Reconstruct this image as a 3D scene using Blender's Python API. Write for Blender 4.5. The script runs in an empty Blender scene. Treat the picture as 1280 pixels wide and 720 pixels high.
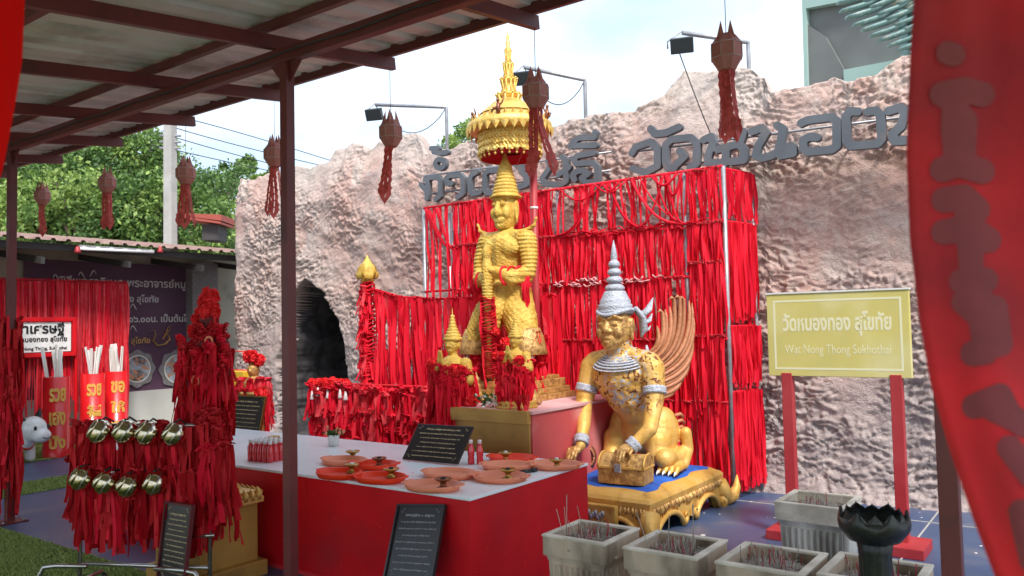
import bpy, bmesh, math, random
import numpy as np
from mathutils import Vector, Matrix, Euler
from mathutils.geometry import tessellate_polygon
R = math.radians
PI = math.pi
random.seed(7)
S = bpy.context.scene
COL = S.collection

# ------------------------------------------------------------------ camera
YAW, PITCH, ROLL, FPX, EYE = R(36), R(2.6), R(-1.2), 1000.0, 1.6
CAMM = Matrix.Rotation(YAW, 3, 'Z') @ Matrix.Rotation(PI/2 + PITCH, 3, 'X') @ Matrix.Rotation(ROLL, 3, 'Z')
cd = bpy.data.cameras.new('camera')
cam = bpy.data.objects.new('camera', cd)
COL.objects.link(cam)
cam.matrix_world = Matrix.Translation((0, 0, EYE)) @ CAMM.to_4x4()
cd.sensor_width = 36.0
cd.lens = FPX/1280*36
cd.clip_start = 0.05
cd.clip_end = 3000
cd.dof.use_dof = True
cd.dof.focus_distance = 6.5
cd.dof.aperture_fstop = 4.6
S.camera = cam

# ------------------------------------------------------------------ world, sun, exposure
SUN_EL, SUN_DIR = R(52), Vector((0.62, -0.40))       # horizontal direction TOWARDS the sun
world = bpy.data.worlds.new('World')
S.world = world
world.use_nodes = True
wn, wl = world.node_tree.nodes, world.node_tree.links
wn.clear()
wo = wn.new('ShaderNodeOutputWorld')
bg = wn.new('ShaderNodeBackground')
sky = wn.new('ShaderNodeTexSky')
sky.sky_type = 'NISHITA'
sky.sun_disc = False
sky.sun_elevation = SUN_EL
sky.sun_rotation = math.atan2(SUN_DIR.x, SUN_DIR.y)
sky.air_density = 1.3
sky.dust_density = 2.0
tc = wn.new('ShaderNodeTexCoord')
mp = wn.new('ShaderNodeMapping')
mp.inputs['Scale'].default_value = (1.0, 1.0, 2.2)
nz = wn.new('ShaderNodeTexNoise')
nz.inputs['Scale'].default_value = 2.1
nz.inputs['Detail'].default_value = 7
nz.inputs['Roughness'].default_value = 0.55
nz.inputs['Distortion'].default_value = 0.3
rp = wn.new('ShaderNodeValToRGB')
rp.color_ramp.elements[0].position = 0.30
rp.color_ramp.elements[0].color = (0.42, 0.42, 0.42, 1)
rp.color_ramp.elements[1].position = 0.60
rp.color_ramp.elements[1].color = (1, 1, 1, 1)
nz2 = wn.new('ShaderNodeTexNoise')
nz2.inputs['Scale'].default_value = 3.5
nz2.inputs['Detail'].default_value = 6
cr2 = wn.new('ShaderNodeValToRGB')
cr2.color_ramp.elements[0].position = 0.36
cr2.color_ramp.elements[0].color = (3.0, 3.85, 5.0, 1)
cr2.color_ramp.elements[1].position = 0.6
cr2.color_ramp.elements[1].color = (5.0, 5.5, 6.1, 1)
mx = wn.new('ShaderNodeMix')
mx.data_type = 'RGBA'
wl.new(tc.outputs['Generated'], mp.inputs['Vector'])
wl.new(mp.outputs[0], nz.inputs['Vector'])
wl.new(mp.outputs[0], nz2.inputs['Vector'])
wl.new(nz.outputs['Fac'], rp.inputs[0])
wl.new(nz2.outputs['Fac'], cr2.inputs[0])
wl.new(rp.outputs[0], mx.inputs['Factor'])
wl.new(sky.outputs[0], mx.inputs[6])
wl.new(cr2.outputs[0], mx.inputs[7])
wl.new(mx.outputs[2], bg.inputs['Color'])
bg.inputs['Strength'].default_value = 0.11
wl.new(bg.outputs[0], wo.inputs['Surface'])

sl = bpy.data.lights.new('sun', 'SUN')
sl.energy = 1.85
sl.angle = R(12)
sl.color = (1.0, 0.96, 0.9)
so = bpy.data.objects.new('sun', sl)
COL.objects.link(so)
sv = Vector((SUN_DIR.x, SUN_DIR.y, 0)).normalized()*math.cos(SUN_EL) + Vector((0, 0, math.sin(SUN_EL)))
so.rotation_euler = sv.to_track_quat('Z', 'Y').to_euler()
so.location = (3, -3, 12)

S.view_settings.view_transform = 'Standard'
S.view_settings.look = 'None'
S.view_settings.gamma = 1
S.view_settings.exposure = 1.36
S.cycles.max_bounces = 8
S.cycles.diffuse_bounces = 6
S.cycles.use_denoising = True

# ------------------------------------------------------------------ pixel -> world helpers
C0 = Vector((0, 0, EYE))
def ray(px, py):
    return CAMM @ Vector(((px-640)/FPX, -(py-360)/FPX, -1.0))
def at_z(px, py, z):
    d = ray(px, py); return C0 + d*((z-EYE)/d.z)
def at_y(px, py, y):
    d = ray(px, py); return C0 + d*(y/d.y)
def at_x(px, py, x):
    d = ray(px, py); return C0 + d*(x/d.x)
def at_d(px, py, dist):
    return C0 + ray(px, py)*dist

# ------------------------------------------------------------------ numpy noise
_rng = np.random.RandomState(3)
_perm = np.concatenate([_rng.permutation(256)]*3)
_grad = _rng.normal(size=(256, 3)); _grad /= np.linalg.norm(_grad, axis=1)[:, None]
def pnoise(P):
    P = np.asarray(P, float)
    I = np.floor(P).astype(int); F = P-I
    U = F*F*F*(F*(F*6-15)+10)
    out = 0
    for dx in (0, 1):
        for dy in (0, 1):
            for dz in (0, 1):
                h = _perm[(_perm[(_perm[(I[:, 0]+dx) & 255] + I[:, 1]+dy) & 255] + I[:, 2]+dz) & 255]
                g = _grad[h]
                dd = F-np.array([dx, dy, dz])
                w = (U[:, 0] if dx else 1-U[:, 0])*(U[:, 1] if dy else 1-U[:, 1])*(U[:, 2] if dz else 1-U[:, 2])
                out = out + w*np.sum(g*dd, axis=1)
    return out*1.5
def fbm(P, oct=4, gain=.5):
    a, s, o = 1, 1, 0
    for k in range(oct):
        o = o + a*pnoise(P*s+17.3*k); a *= gain; s *= 2.03
    return o

# ------------------------------------------------------------------ materials
def mat(name, col, rough=.6, metal=0., var=None, vscale=6., bump=0., bscale=30., spec=.5, island=0.,
        dirt=None, dscale=3., dpos=(.45, .7), trans=0., coat=0., detail=5, wave=None, stretch=None):
    m = bpy.data.materials.new(name); m.use_nodes = True
    n, l = m.node_tree.nodes, m.node_tree.links
    b = n['Principled BSDF']
    b.inputs['Roughness'].default_value = rough
    b.inputs['Metallic'].default_value = metal
    b.inputs['Specular IOR Level'].default_value = spec
    if coat: b.inputs['Coat Weight'].default_value = coat
    c = n.new('ShaderNodeRGB'); c.outputs[0].default_value = (*col, 1)
    cur = c.outputs[0]
    t = n.new('ShaderNodeTexCoord')
    vec = t.outputs['Object']
    if stretch:
        mpn = n.new('ShaderNodeMapping'); mpn.inputs['Scale'].default_value = stretch
        l.new(vec, mpn.inputs['Vector']); vec = mpn.outputs[0]
    def mixc(f, a, bcol):
        q = n.new('ShaderNodeMix'); q.data_type = 'RGBA'
        l.new(f, q.inputs['Factor']); l.new(a, q.inputs[6])
        if isinstance(bcol, tuple): q.inputs[7].default_value = (*bcol, 1)
        else: l.new(bcol, q.inputs[7])
        return q.outputs[2]
    def noise(sc, det, p0, p1):
        q = n.new('ShaderNodeTexNoise'); q.inputs['Scale'].default_value = sc; q.inputs['Detail'].default_value = det
        l.new(vec, q.inputs['Vector'])
        r = n.new('ShaderNodeMapRange'); r.inputs['From Min'].default_value = p0; r.inputs['From Max'].default_value = p1
        l.new(q.outputs['Fac'], r.inputs['Value'])
        return r.outputs[0]
    if var is not None: cur = mixc(noise(vscale, detail, .35, .68), cur, var)
    if dirt is not None: cur = mixc(noise(dscale, 8, *dpos), cur, dirt)
    if island:
        g = n.new('ShaderNodeNewGeometry'); oi = n.new('ShaderNodeObjectInfo')
        a = n.new('ShaderNodeMath'); a.operation = 'ADD'
        l.new(g.outputs['Random Per Island'], a.inputs[0]); l.new(oi.outputs['Random'], a.inputs[1])
        fr = n.new('ShaderNodeMath'); fr.operation = 'FRACT'; l.new(a.outputs[0], fr.inputs[0])
        mr = n.new('ShaderNodeMapRange'); mr.inputs['To Min'].default_value = 1-island; mr.inputs['To Max'].default_value = 1+island*.6
        l.new(fr.outputs[0], mr.inputs['Value'])
        hs = n.new('ShaderNodeHueSaturation'); l.new(cur, hs.inputs['Color']); l.new(mr.outputs[0], hs.inputs['Value'])
        mr2 = n.new('ShaderNodeMapRange'); mr2.inputs['To Min'].default_value = 1.0; mr2.inputs['To Max'].default_value = 1-island*.12
        l.new(fr.outputs[0], mr2.inputs['Value']); l.new(mr2.outputs[0], hs.inputs['Saturation'])
        cur = hs.outputs[0]
    l.new(cur, b.inputs['Base Color'])
    if bump:
        q = n.new('ShaderNodeTexNoise'); q.inputs['Scale'].default_value = bscale; q.inputs['Detail'].default_value = 6
        l.new(vec, q.inputs['Vector'])
        bp = n.new('ShaderNodeBump'); bp.inputs['Strength'].default_value = bump; bp.inputs['Distance'].default_value = .02
        l.new(q.outputs['Fac'], bp.inputs['Height'])
        l.new(bp.outputs[0], b.inputs['Normal'])
    if trans:
        tr = n.new('ShaderNodeBsdfTranslucent'); l.new(cur, tr.inputs['Color'])
        ms = n.new('ShaderNodeMixShader'); ms.inputs[0].default_value = trans
        l.new(b.outputs[0], ms.inputs[1]); l.new(tr.outputs[0], ms.inputs[2])
        l.new(ms.outputs[0], n['Material Output'].inputs['Surface'])
    return m

M = {}
M['ribbon'] = mat('red_satin', (.88, .010, .038), .55, island=.22, trans=.28, spec=.1)
M['ribbon_pale'] = mat('pale_red_satin', (.86, .085, .11), .55, island=.2, trans=.28, spec=.2, var=(.80, .02, .04), vscale=9)
M['ribbon_dark'] = mat('deep_red_satin', (.62, .004, .012), .6, island=.5, trans=.22, spec=.08)
M['wool'] = mat('red_pompom', (.82, .008, .015), .8, island=.25)
M['gold_paint'] = mat('gold_paint', (.72, .44, .13), .5, .22, var=(.66, .36, .06), vscale=9, bump=.25, bscale=60, dirt=(.35, .17, .03), dscale=7, dpos=(.56, .8))
M['gold_yellow'] = mat('yellow_gold_paint', (.74, .50, .10), .5, .12, var=(.60, .33, .04), vscale=12, bump=.7, bscale=70, dirt=(.26, .14, .03), dscale=9, dpos=(.56, .82))
M['gold_bright'] = mat('bright_gilding', (.88, .62, .20), .38, .55, var=(.80, .45, .07), vscale=30, bump=.3, bscale=120)
M['gold_flat'] = mat('flat_gold_paint', (.50, .30, .07), .5, .2, var=(.40, .22, .05), vscale=4, dirt=(.20, .11, .03), dscale=5, dpos=(.55, .8))
M['gold_leaf'] = mat('gold_leaf', (.70, .42, .14), .42, .4, var=(.30, .15, .05), vscale=22, bump=.5, bscale=50)
M['silver'] = mat('silver_grey_trim', (.52, .54, .60), .5, .15, var=(.32, .34, .40), vscale=60, bump=.6, bscale=90)
M['bronze'] = mat('bronze', (.26, .09, .045), .35, .5, var=(.18, .06, .03), vscale=8)
M['copper'] = mat('copper_feather', (.48, .19, .09), .5, .05, var=(.40, .15, .06), vscale=10, bump=.3, bscale=40, island=.15)
M['steel_red'] = mat('maroon_painted_steel', (.17, .032, .030), .45, 0, var=(.13, .025, .024), vscale=5, bump=.05, dirt=(.05, .02, .015), dscale=4, dpos=(.6, .8))
M['steel_grey'] = mat('galvanised_steel', (.40, .40, .42), .45, .5, var=(.28, .28, .30), vscale=12)
M['roof'] = mat('corrugated_roof_sheet', (.78, .75, .73), .5, .05, var=(.64, .61, .59), vscale=2, dirt=(.30, .24, .20), dscale=2.5, dpos=(.5, .75))
M['table_red'] = mat('red_painted_board', (.68, .007, .014), .5, 0, spec=.25, var=(.52, .006, .012), vscale=2.5, bump=.06, bscale=15, dirt=(.42, .02, .025), dscale=1.8, dpos=(.55, .8))
M['white_top'] = mat('white_laminate', (.86, .89, .91), .3, 0, var=(.78, .82, .85), vscale=3)
M['dark'] = mat('black_plaque', (.020, .017, .018), .3, 0, var=(.035, .025, .022), vscale=4)
M['gold_text'] = mat('gold_lettering', (.45, .36, .20), .5)
M['grey_text'] = mat('faded_white_lettering', (.28, .28, .28), .6)
M['white'] = mat('white_paint', (.80, .79, .77), .5, 0, var=(.70, .69, .67), vscale=8)
M['black'] = mat('black_paint', (.015, .015, .015), .5)
M['letter'] = mat('grey_letter_foam', (.095, .105, .12), .6, 0, var=(.13, .14, .155), vscale=3, dirt=(.20, .16, .13), dscale=5, dpos=(.6, .85))
M['chrome'] = mat('polished_bowl_metal', (.88, .80, .60), .13, 1.0, var=(.50, .42, .28), vscale=6)
M['tube_steel'] = mat('chromed_tube', (.50, .48, .45), .25, .9)
M['rubber'] = mat('black_tube', (.02, .02, .02), .4)
M['tray_pink'] = mat('pink_plastic_tray', (.95, .35, .20), .4, 0, spec=.3, trans=.2)
M['tray_red'] = mat('red_plastic_tray', (.95, .055, .015), .4, 0, spec=.3, trans=.1)
M['brass'] = mat('brass_holder', (.50, .34, .10), .28, .9, var=(.35, .22, .06), vscale=20)
M['bottle_red'] = mat('red_drink', (.65, .03, .04), .12, coat=.5)
M['clear_plastic'] = mat('pale_plastic', (.70, .62, .62), .15)
M['blue_cloth'] = mat('blue_cloth', (.02, .12, .50), .75, 0, var=(.012, .07, .36), vscale=7, bump=.6, bscale=9)
M['sign_yellow'] = mat('yellow_sign_paint', (.66, .56, .17), .5, 0, var=(.58, .50, .16), vscale=3, dirt=(.72, .67, .38), dscale=2, dpos=(.5, .8))
M['sign_white'] = mat('faded_sign_lettering', (.78, .74, .50), .6)
M['sign_red'] = mat('red_sign_post', (.36, .018, .025), .5, 0, var=(.42, .04, .045), vscale=4)
M['banner'] = mat('purple_banner', (.10, .042, .085), .55, 0, var=(.13, .06, .11), vscale=1.2)
M['banner_text'] = mat('white_print', (.70, .66, .68), .6)
M['banner_gold'] = mat('gold_print', (.60, .33, .12), .6)
M['banner_frame'] = mat('grey_print', (.20, .18, .20), .6, var=(.30, .27, .28), vscale=20)
M['photo'] = mat('printed_photo', (.50, .60, .75), .6, 0, var=(.12, .07, .06), vscale=8, dirt=(.55, .25, .15), dscale=14, dpos=(.5, .6))
M['plaster'] = mat('beige_plaster', (.48, .44, .36), .85, 0, var=(.40, .36, .30), vscale=2, dirt=(.25, .22, .19), dscale=2, dpos=(.55, .8))
M['plaster_white'] = mat('white_plaster', (.62, .61, .59), .85, 0, var=(.50, .49, .47), vscale=2)
M['blue_floor'] = mat('blue_floor_paint', (.045, .078, .165), .42, 0, var=(.075, .10, .175), vscale=1.3, dirt=(.16, .16, .18), dscale=2.2, dpos=(.56, .82), bump=.12, bscale=18)
M['turf_ground'] = mat('turf_backing', (.18, .24, .06), .95, 0, var=(.06, .09, .02), vscale=30, bump=.6, bscale=120)
M['turf'] = mat('turf_blade', (.27, .35, .085), .8, island=.4)
M['turf_light'] = mat('turf_blade_light', (.27, .35, .08), .8, island=.4)
M['soil'] = mat('bare_ground', (.36, .32, .27), .95, 0, var=(.28, .25, .20), vscale=.6, bump=.4)
M['bark'] = mat('bark', (.12, .09, .065), .9, 0, var=(.07, .05, .04), vscale=8, bump=.6, bscale=20)
M['leaf'] = mat('leaf_green', (.14, .25, .05), .6, island=.5, trans=.3)
M['leaf_dark'] = mat('leaf_dark_green', (.075, .155, .035), .6, island=.5, trans=.25)
M['leaf_light'] = mat('leaf_yellow_green', (.28, .40, .085), .6, island=.4, trans=.35)
M['concrete'] = mat('concrete', (.42, .41, .39), .85, 0, var=(.34, .33, .31), vscale=4, bump=.3, bscale=30)
M['lantern'] = mat('dusty_red_lantern', (.50, .17, .14), .7, 0, var=(.58, .27, .23), vscale=14, trans=.2)
M['lantern_tail'] = mat('red_paper_tail', (.68, .13, .11), .7, 0, var=(.52, .07, .06), vscale=20, trans=.35, island=.2)
M['lantern_trim'] = mat('silver_paper_trim', (.55, .42, .40), .5, .3)
M['cloth_near'] = mat('red_banner_cloth', (.78, .015, .020), .8, 0, var=(.34, .012, .018), vscale=4, bump=.3, bscale=14)
M['ink'] = mat('dark_brush_ink', (.20, .035, .038), .8, 0, var=(.27, .045, .05), vscale=14)
M['bright_cloth'] = mat('bright_red_cloth', (.85, .012, .010), .8, 0, trans=.6, spec=.1)
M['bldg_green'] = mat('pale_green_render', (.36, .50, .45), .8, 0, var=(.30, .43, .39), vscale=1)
M['bldg_dark'] = mat('grey_gable_board', (.17, .18, .17), .85, 0, var=(.14, .145, .14), vscale=2)  # plain grey of the gable recess and wall boards
M['wing_teal'] = mat('teal_feather_paint', (.22, .36, .34), .55, 0, var=(.15, .27, .26), vscale=9, dirt=(.45, .50, .45), dscale=12, dpos=(.5, .75))
M['cream'] = mat('cream_paint', (.78, .74, .58), .6)
M['pink_box'] = mat('faded_red_board', (.55, .085, .085), .6, 0, var=(.48, .06, .065), vscale=2, dirt=(.66, .30, .28), dscale=1.6, dpos=(.55, .8))
M['pink_top'] = mat('pink_board_top', (.70, .42, .42), .5, 0, var=(.62, .33, .33), vscale=3)
M['siem'] = mat('red_cylinder_paint', (.62, .008, .012), .35, 0, coat=.2)
M['siem_text'] = mat('yellow_cut_lettering', (.75, .42, .08), .5)
M['stick_white'] = mat('white_sticks', (.75, .72, .68), .6, island=.1)
M['pot'] = mat('weathered_concrete_pot', (.54, .41, .29), .9, 0, var=(.64, .53, .40), vscale=5, bump=.5, bscale=25, dirt=(.13, .095, .06), dscale=4, dpos=(.45, .66), stretch=(1, 1, .35))
M['pot_pale'] = mat('pale_concrete_pot', (.80, .77, .70), .9, 0, var=(.40, .38, .34), vscale=5, bump=.5, bscale=25, dirt=(.10, .085, .06), dscale=4, dpos=(.5, .72), stretch=(1, 1, .35))
M['pot_rim'] = mat('worn_pot_rim', (.80, .72, .60), .85, 0, var=(.48, .42, .33), vscale=7, bump=.3)
M['ash'] = mat('grey_ash', (.42, .37, .32), .95, 0, var=(.22, .19, .16), vscale=25, bump=.9, bscale=60)
M['incense'] = mat('red_incense', (.42, .02, .04), .7, island=.4)
M['incense_ash'] = mat('burnt_incense', (.42, .36, .30), .9, island=.3)
M['lotus_dark'] = mat('blackened_bronze', (.028, .030, .032), .35, .5, var=(.055, .055, .045), vscale=6, bump=.4, bscale=15)
M['lamp_black'] = mat('lamp_housing', (.03, .035, .04), .4)
M['lamp_glass'] = mat('lamp_glass', (.06, .065, .075), .1)
M['wire'] = mat('cable', (.05, .05, .055), .6)
M['tubelight'] = mat('fluorescent_tube', (.85, .85, .88), .3)
M['roof_red'] = mat('red_tile_roof', (.34, .07, .05), .7)
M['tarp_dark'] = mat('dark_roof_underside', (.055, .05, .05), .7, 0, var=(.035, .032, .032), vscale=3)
M['roof_edge'] = mat('weathered_roof_edge', (.34, .22, .18), .7, 0, var=(.22, .12, .10), vscale=6)
M['yellow_box'] = mat('yellow_painted_box', (.72, .44, .03), .5)
M['cow_white'] = mat('glossy_white_paint', (.80, .80, .78), .25, coat=.3)
M['faded_pink'] = mat('faded_pink_cloth', (.75, .35, .36), .7)
M['skin_red'] = mat('dark_red_base', (.10, .008, .01), .7)

# rock: pink and grey cement with sculpted ripples
def rock_material(cave=False):
    m = bpy.data.materials.new('cave_shade_cement' if cave else 'sculpted_cement_rock'); m.use_nodes = True
    n, l = m.node_tree.nodes, m.node_tree.links
    b = n['Principled BSDF']; b.inputs['Roughness'].default_value = .8; b.inputs['Specular IOR Level'].default_value = .3
    t = n.new('ShaderNodeTexCoord')
    def nz(sc, det=5, dist=0., rough=.55):
        q = n.new('ShaderNodeTexNoise'); q.inputs['Scale'].default_value = sc; q.inputs['Detail'].default_value = det
        q.inputs['Distortion'].default_value = dist; q.inputs['Roughness'].default_value = rough
        l.new(t.outputs['Object'], q.inputs['Vector']); return q.outputs['Fac']
    def rng(v, a, c):
        r = n.new('ShaderNodeMapRange'); r.inputs['From Min'].default_value = a; r.inputs['From Max'].default_value = c
        l.new(v, r.inputs['Value']); return r.outputs[0]
    def mix(f, a, c, mode='MIX'):
        q = n.new('ShaderNodeMix'); q.data_type = 'RGBA'; q.blend_type = mode
        if isinstance(f, float): q.inputs['Factor'].default_value = f
        else: l.new(f, q.inputs['Factor'])
        for k, v in ((6, a), (7, c)):
            if isinstance(v, tuple): q.inputs[k].default_value = (*v, 1)
            else: l.new(v, q.inputs[k])
        return q.outputs[2]
    base = mix(rng(nz(.75, 6, .5), .40, .62), (.54, .415, .365), (.59, .375, .315))      # grey to pink, large areas
    base = mix(rng(nz(2.3, 6, .8), .50, .66), base, (.60, .48, .42))
    base = mix(rng(nz(1.7, 7, 1.2), .58, .74), base, (.60, .36, .29))
    base = mix(rng(nz(5, 6, .5), .58, .75), base, (.50, .39, .36))
    base = mix(rng(nz(11, 8, 1.5, .65), .56, .70), base, (.36, .27, .25))
    base = mix(rng(nz(8, 8, 2.0, .65), .60, .74), base, (.66, .53, .47))
    # the wall is greyer and darker towards its foot
    sp = n.new('ShaderNodeSeparateXYZ'); l.new(t.outputs['Object'], sp.inputs[0])
    ad = n.new('ShaderNodeMath'); ad.operation = 'MULTIPLY_ADD'; l.new(nz(.8, 5), ad.inputs[0]); ad.inputs[1].default_value = 2.4
    l.new(sp.outputs['Z'], ad.inputs[2])
    low = rng(ad.outputs[0], 3.2, 2.0)
    high = rng(ad.outputs[0], 4.7, 5.4); base = mix(high, base, (.55, .46, .41))
    base = mix(low, base, mix(rng(nz(6, 6), .4, .6), (.47, .385, .36), (.37, .305, .295)))
    if cave: base = mix(rng(nz(4, 7, .8), .38, .62), (.12, .108, .112), (.04, .036, .04))  # cave copy: shade of the recess put into a darker rock colour
    l.new(base, b.inputs['Base Color'])
    bp = n.new('ShaderNodeBump'); bp.inputs['Strength'].default_value = .7; bp.inputs['Distance'].default_value = .03
    l.new(nz(30, 7, 2.2), bp.inputs['Height'])
    l.new(bp.outputs[0], b.inputs['Normal'])
    return m
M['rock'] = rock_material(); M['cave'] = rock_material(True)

# ------------------------------------------------------------------ mesh builder
class MB:
    def __init__(s): s.v = []; s.f = []; s.sm = []
    def add(s, vs, fs, smooth=False, m=None):
        o = len(s.v)
        if m is not None: vs = [m @ Vector(p) for p in vs]
        s.v += [tuple(p) for p in vs]; s.f += [tuple(i+o for i in f) for f in fs]; s.sm += [smooth]*len(fs)
        return s
    def box(s, c, d, m=None, bev=0.0):
        x, y, z = [a/2 for a in d]; cx, cy, cz = c
        if bev <= 0:
            vs = [(cx+i*x, cy+j*y, cz+k*z) for i in (-1, 1) for j in (-1, 1) for k in (-1, 1)]
            fs = [(0, 1, 3, 2), (4, 6, 7, 5), (0, 4, 5, 1), (2, 3, 7, 6), (0, 2, 6, 4), (1, 5, 7, 3)]
            return s.add(vs, fs, False, m)
        bm = bmesh.new(); bmesh.ops.create_cube(bm, size=1)
        for v in bm.verts: v.co = Vector((v.co.x*2*x+cx, v.co.y*2*y+cy, v.co.z*2*z+cz))
        bmesh.ops.bevel(bm, geom=bm.edges[:], offset=bev, segments=2, profile=.6, affect='EDGES')
        bm.verts.index_update()
        s.add([v.co.copy() for v in bm.verts], [[v.index for v in f.verts] for f in bm.faces], False, m); bm.free()
        return s
    def tube(s, pts, r, n=8, caps=True, m=None, smooth=True, flat=1.0):
        pts = [Vector(p) for p in pts]; rr = r if isinstance(r, (list, tuple)) else [r]*len(pts)
        vs = []; fs = []; up = None
        for i, p in enumerate(pts):
            d = (pts[min(i+1, len(pts)-1)]-pts[max(i-1, 0)])
            if d.length < 1e-9: d = Vector((0, 0, 1))
            d.normalize()
            if up is None:
                up = Vector((0, 0, 1)) if abs(d.z) < .9 else Vector((1, 0, 0))
            a = d.cross(up)
            if a.length < 1e-6: a = d.orthogonal()
            a.normalize(); b = a.cross(d); up = b
            for k in range(n):
                t = 2*PI*k/n; vs.append(p + a*math.cos(t)*rr[i] + b*math.sin(t)*rr[i]*flat)
        for i in range(len(pts)-1):
            for k in range(n):
                fs.append((i*n+k, i*n+(k+1) % n, (i+1)*n+(k+1) % n, (i+1)*n+k))
        if caps: fs += [tuple(range(n))[::-1], tuple((len(pts)-1)*n+k for k in range(n))]
        return s.add(vs, fs, smooth, m)
    def lathe(s, prof, n=24, m=None, smooth=True, c=(0, 0, 0), a0=0., fn=None, caps=True):
        vs = []; fs = []
        for (r, z) in prof:
            for k in range(n):
                t = 2*PI*k/n+a0; q = r*(fn(t) if fn else 1)
                vs.append((c[0]+q*math.cos(t), c[1]+q*math.sin(t), c[2]+z))
        L = len(prof)
        for i in range(L-1):
            for k in range(n): fs.append((i*n+k, i*n+(k+1) % n, (i+1)*n+(k+1) % n, (i+1)*n+k))
        if caps:
            fs += [tuple(range(n))[::-1], tuple((L-1)*n+k for k in range(n))]
        return s.add(vs, fs, smooth, m)
    def prism(s, poly, t, m=None):      # poly in x,z ; thickness along y, centred
        n = len(poly)
        tri = tessellate_polygon([[Vector((x, z, 0)) for x, z in poly]])
        vs = [(x, -t/2, z) for x, z in poly]+[(x, t/2, z) for x, z in poly]
        fs = [tuple(q) for q in tri]+[tuple(i+n for i in q[::-1]) for q in tri]
        fs += [(i, (i+1) % n, (i+1) % n+n, i+n) for i in range(n)]
        return s.add(vs, fs, False, m)
    def ell(s, c, r, n=12, m=None, k=8):
        prof = [(math.cos(-PI/2+PI*i/k)+1e-5, math.sin(-PI/2+PI*i/k)) for i in range(k+1)]
        mm = Matrix.Translation(c) @ Matrix.Diagonal((*r, 1))
        if m is not None: mm = m @ mm
        return s.lathe(prof, n, mm)
    def mesh(s, name, material):
        me = bpy.data.meshes.new(name)
        me.from_pydata([tuple(p) for p in s.v], [], s.f)
        me.polygons.foreach_set('use_smooth', s.sm)
        bm = bmesh.new(); bm.from_mesh(me); bmesh.ops.recalc_face_normals(bm, faces=bm.faces); bm.to_mesh(me); bm.free()
        if material: me.materials.append(M[material] if isinstance(material, str) else material)
        me.update()
        return me
    def build(s, name, material, parent=None, loc=None, world=False):
        me = s.mesh(name, material)
        if world and parent is not None: me.transform(wmat(parent).inverted())
        return link(name, me, parent, loc)

def link(name, me, parent=None, loc=None, rot=None, scale=None):
    o = bpy.data.objects.new(name, me); COL.objects.link(o)
    if parent is not None: o.parent = parent
    if loc is not None: o.location = loc
    if rot is not None: o.rotation_euler = rot
    if scale is not None: o.scale = scale
    return o
def wmat(o):
    m = Matrix.LocRotScale(o.location, o.rotation_euler, o.scale)
    return wmat(o.parent) @ m if o.parent else m
def tag(o, label=None, cat=None, group=None, kind=None):
    if label: o['label'] = label
    if cat: o['category'] = cat
    if group: o['group'] = group
    if kind: o['kind'] = kind
    return o
def thing(name, label, cat, loc=(0, 0, 0), rz=0., group=None):
    o = bpy.data.objects.new(name, None); COL.objects.link(o)
    o.empty_display_size = .1
    o.location = loc; o.rotation_euler = (0, 0, rz)
    return tag(o, label, cat, group)
def kids(o): return [c for c in bpy.data.objects if c.parent == o]
def dup(root, loc, rz, label, scale=None):
    r = root.copy(); COL.objects.link(r); r.location = loc; r.rotation_euler = (0, 0, rz); r['label'] = label
    if scale: r.scale = scale
    for ch in kids(root):
        c = ch.copy(); COL.objects.link(c); c.parent = r
        for g in kids(ch):
            d = g.copy(); COL.objects.link(d); d.parent = c
    return r

def T(*a): return Matrix.Translation(a)
def RX(a): return Matrix.Rotation(a, 4, 'X')
def RY(a): return Matrix.Rotation(a, 4, 'Y')
def RZ(a): return Matrix.Rotation(a, 4, 'Z')

class Body:
    """one continuous surface: tapered limbs and masses fused by voxel remesh"""
    def __init__(s): s.mb = MB()
    def cap(s, a, b, ra, rb, sx=1.0):
        a, b = Vector(a), Vector(b)
        s.mb.tube([a+(b-a)*t for t in (0, .25, .5, .75, 1)], [ra+(rb-ra)*t for t in (0, .25, .5, .75, 1)], 14)
        s.mb.ell(a, (ra, ra, ra), 12); s.mb.ell(b, (rb, rb, rb), 12); return s
    def chain(s, pts, rs):
        for i in range(len(pts)-1): s.cap(pts[i], pts[i+1], rs[i], rs[i+1])
        return s
    def ell(s, c, r, m=None): s.mb.ell(c, r, 16, m, 10); return s
    def build(s, name, material, parent, voxel=.01, smooth=4, disp=None):
        me = s.mb.mesh(name+'_raw', None)
        o = bpy.data.objects.new('tmp', me); COL.objects.link(o)
        md = o.modifiers.new('r', 'REMESH'); md.mode = 'VOXEL'; md.voxel_size = voxel; md.use_smooth_shade = True
        if smooth:
            ms = o.modifiers.new('s', 'SMOOTH'); ms.iterations = smooth; ms.factor = .5
        dg = bpy.context.evaluated_depsgraph_get()
        nm = bpy.data.meshes.new_from_object(o.evaluated_get(dg))
        bpy.data.objects.remove(o)
        nm.name = name
        if disp is not None:
            co = np.empty(len(nm.vertices)*3); nm.vertices.foreach_get('co', co); co = co.reshape(-1, 3)
            no = np.array([v.normal[:] for v in nm.vertices])
            co = co + no*disp(co)[:, None]
            nm.vertices.foreach_set('co', co.ravel()); nm.update()
        nm.materials.clear(); nm.materials.append(M[material])
        nm.polygons.foreach_set('use_smooth', [True]*len(nm.polygons))
        return link(name, nm, parent)

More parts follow.
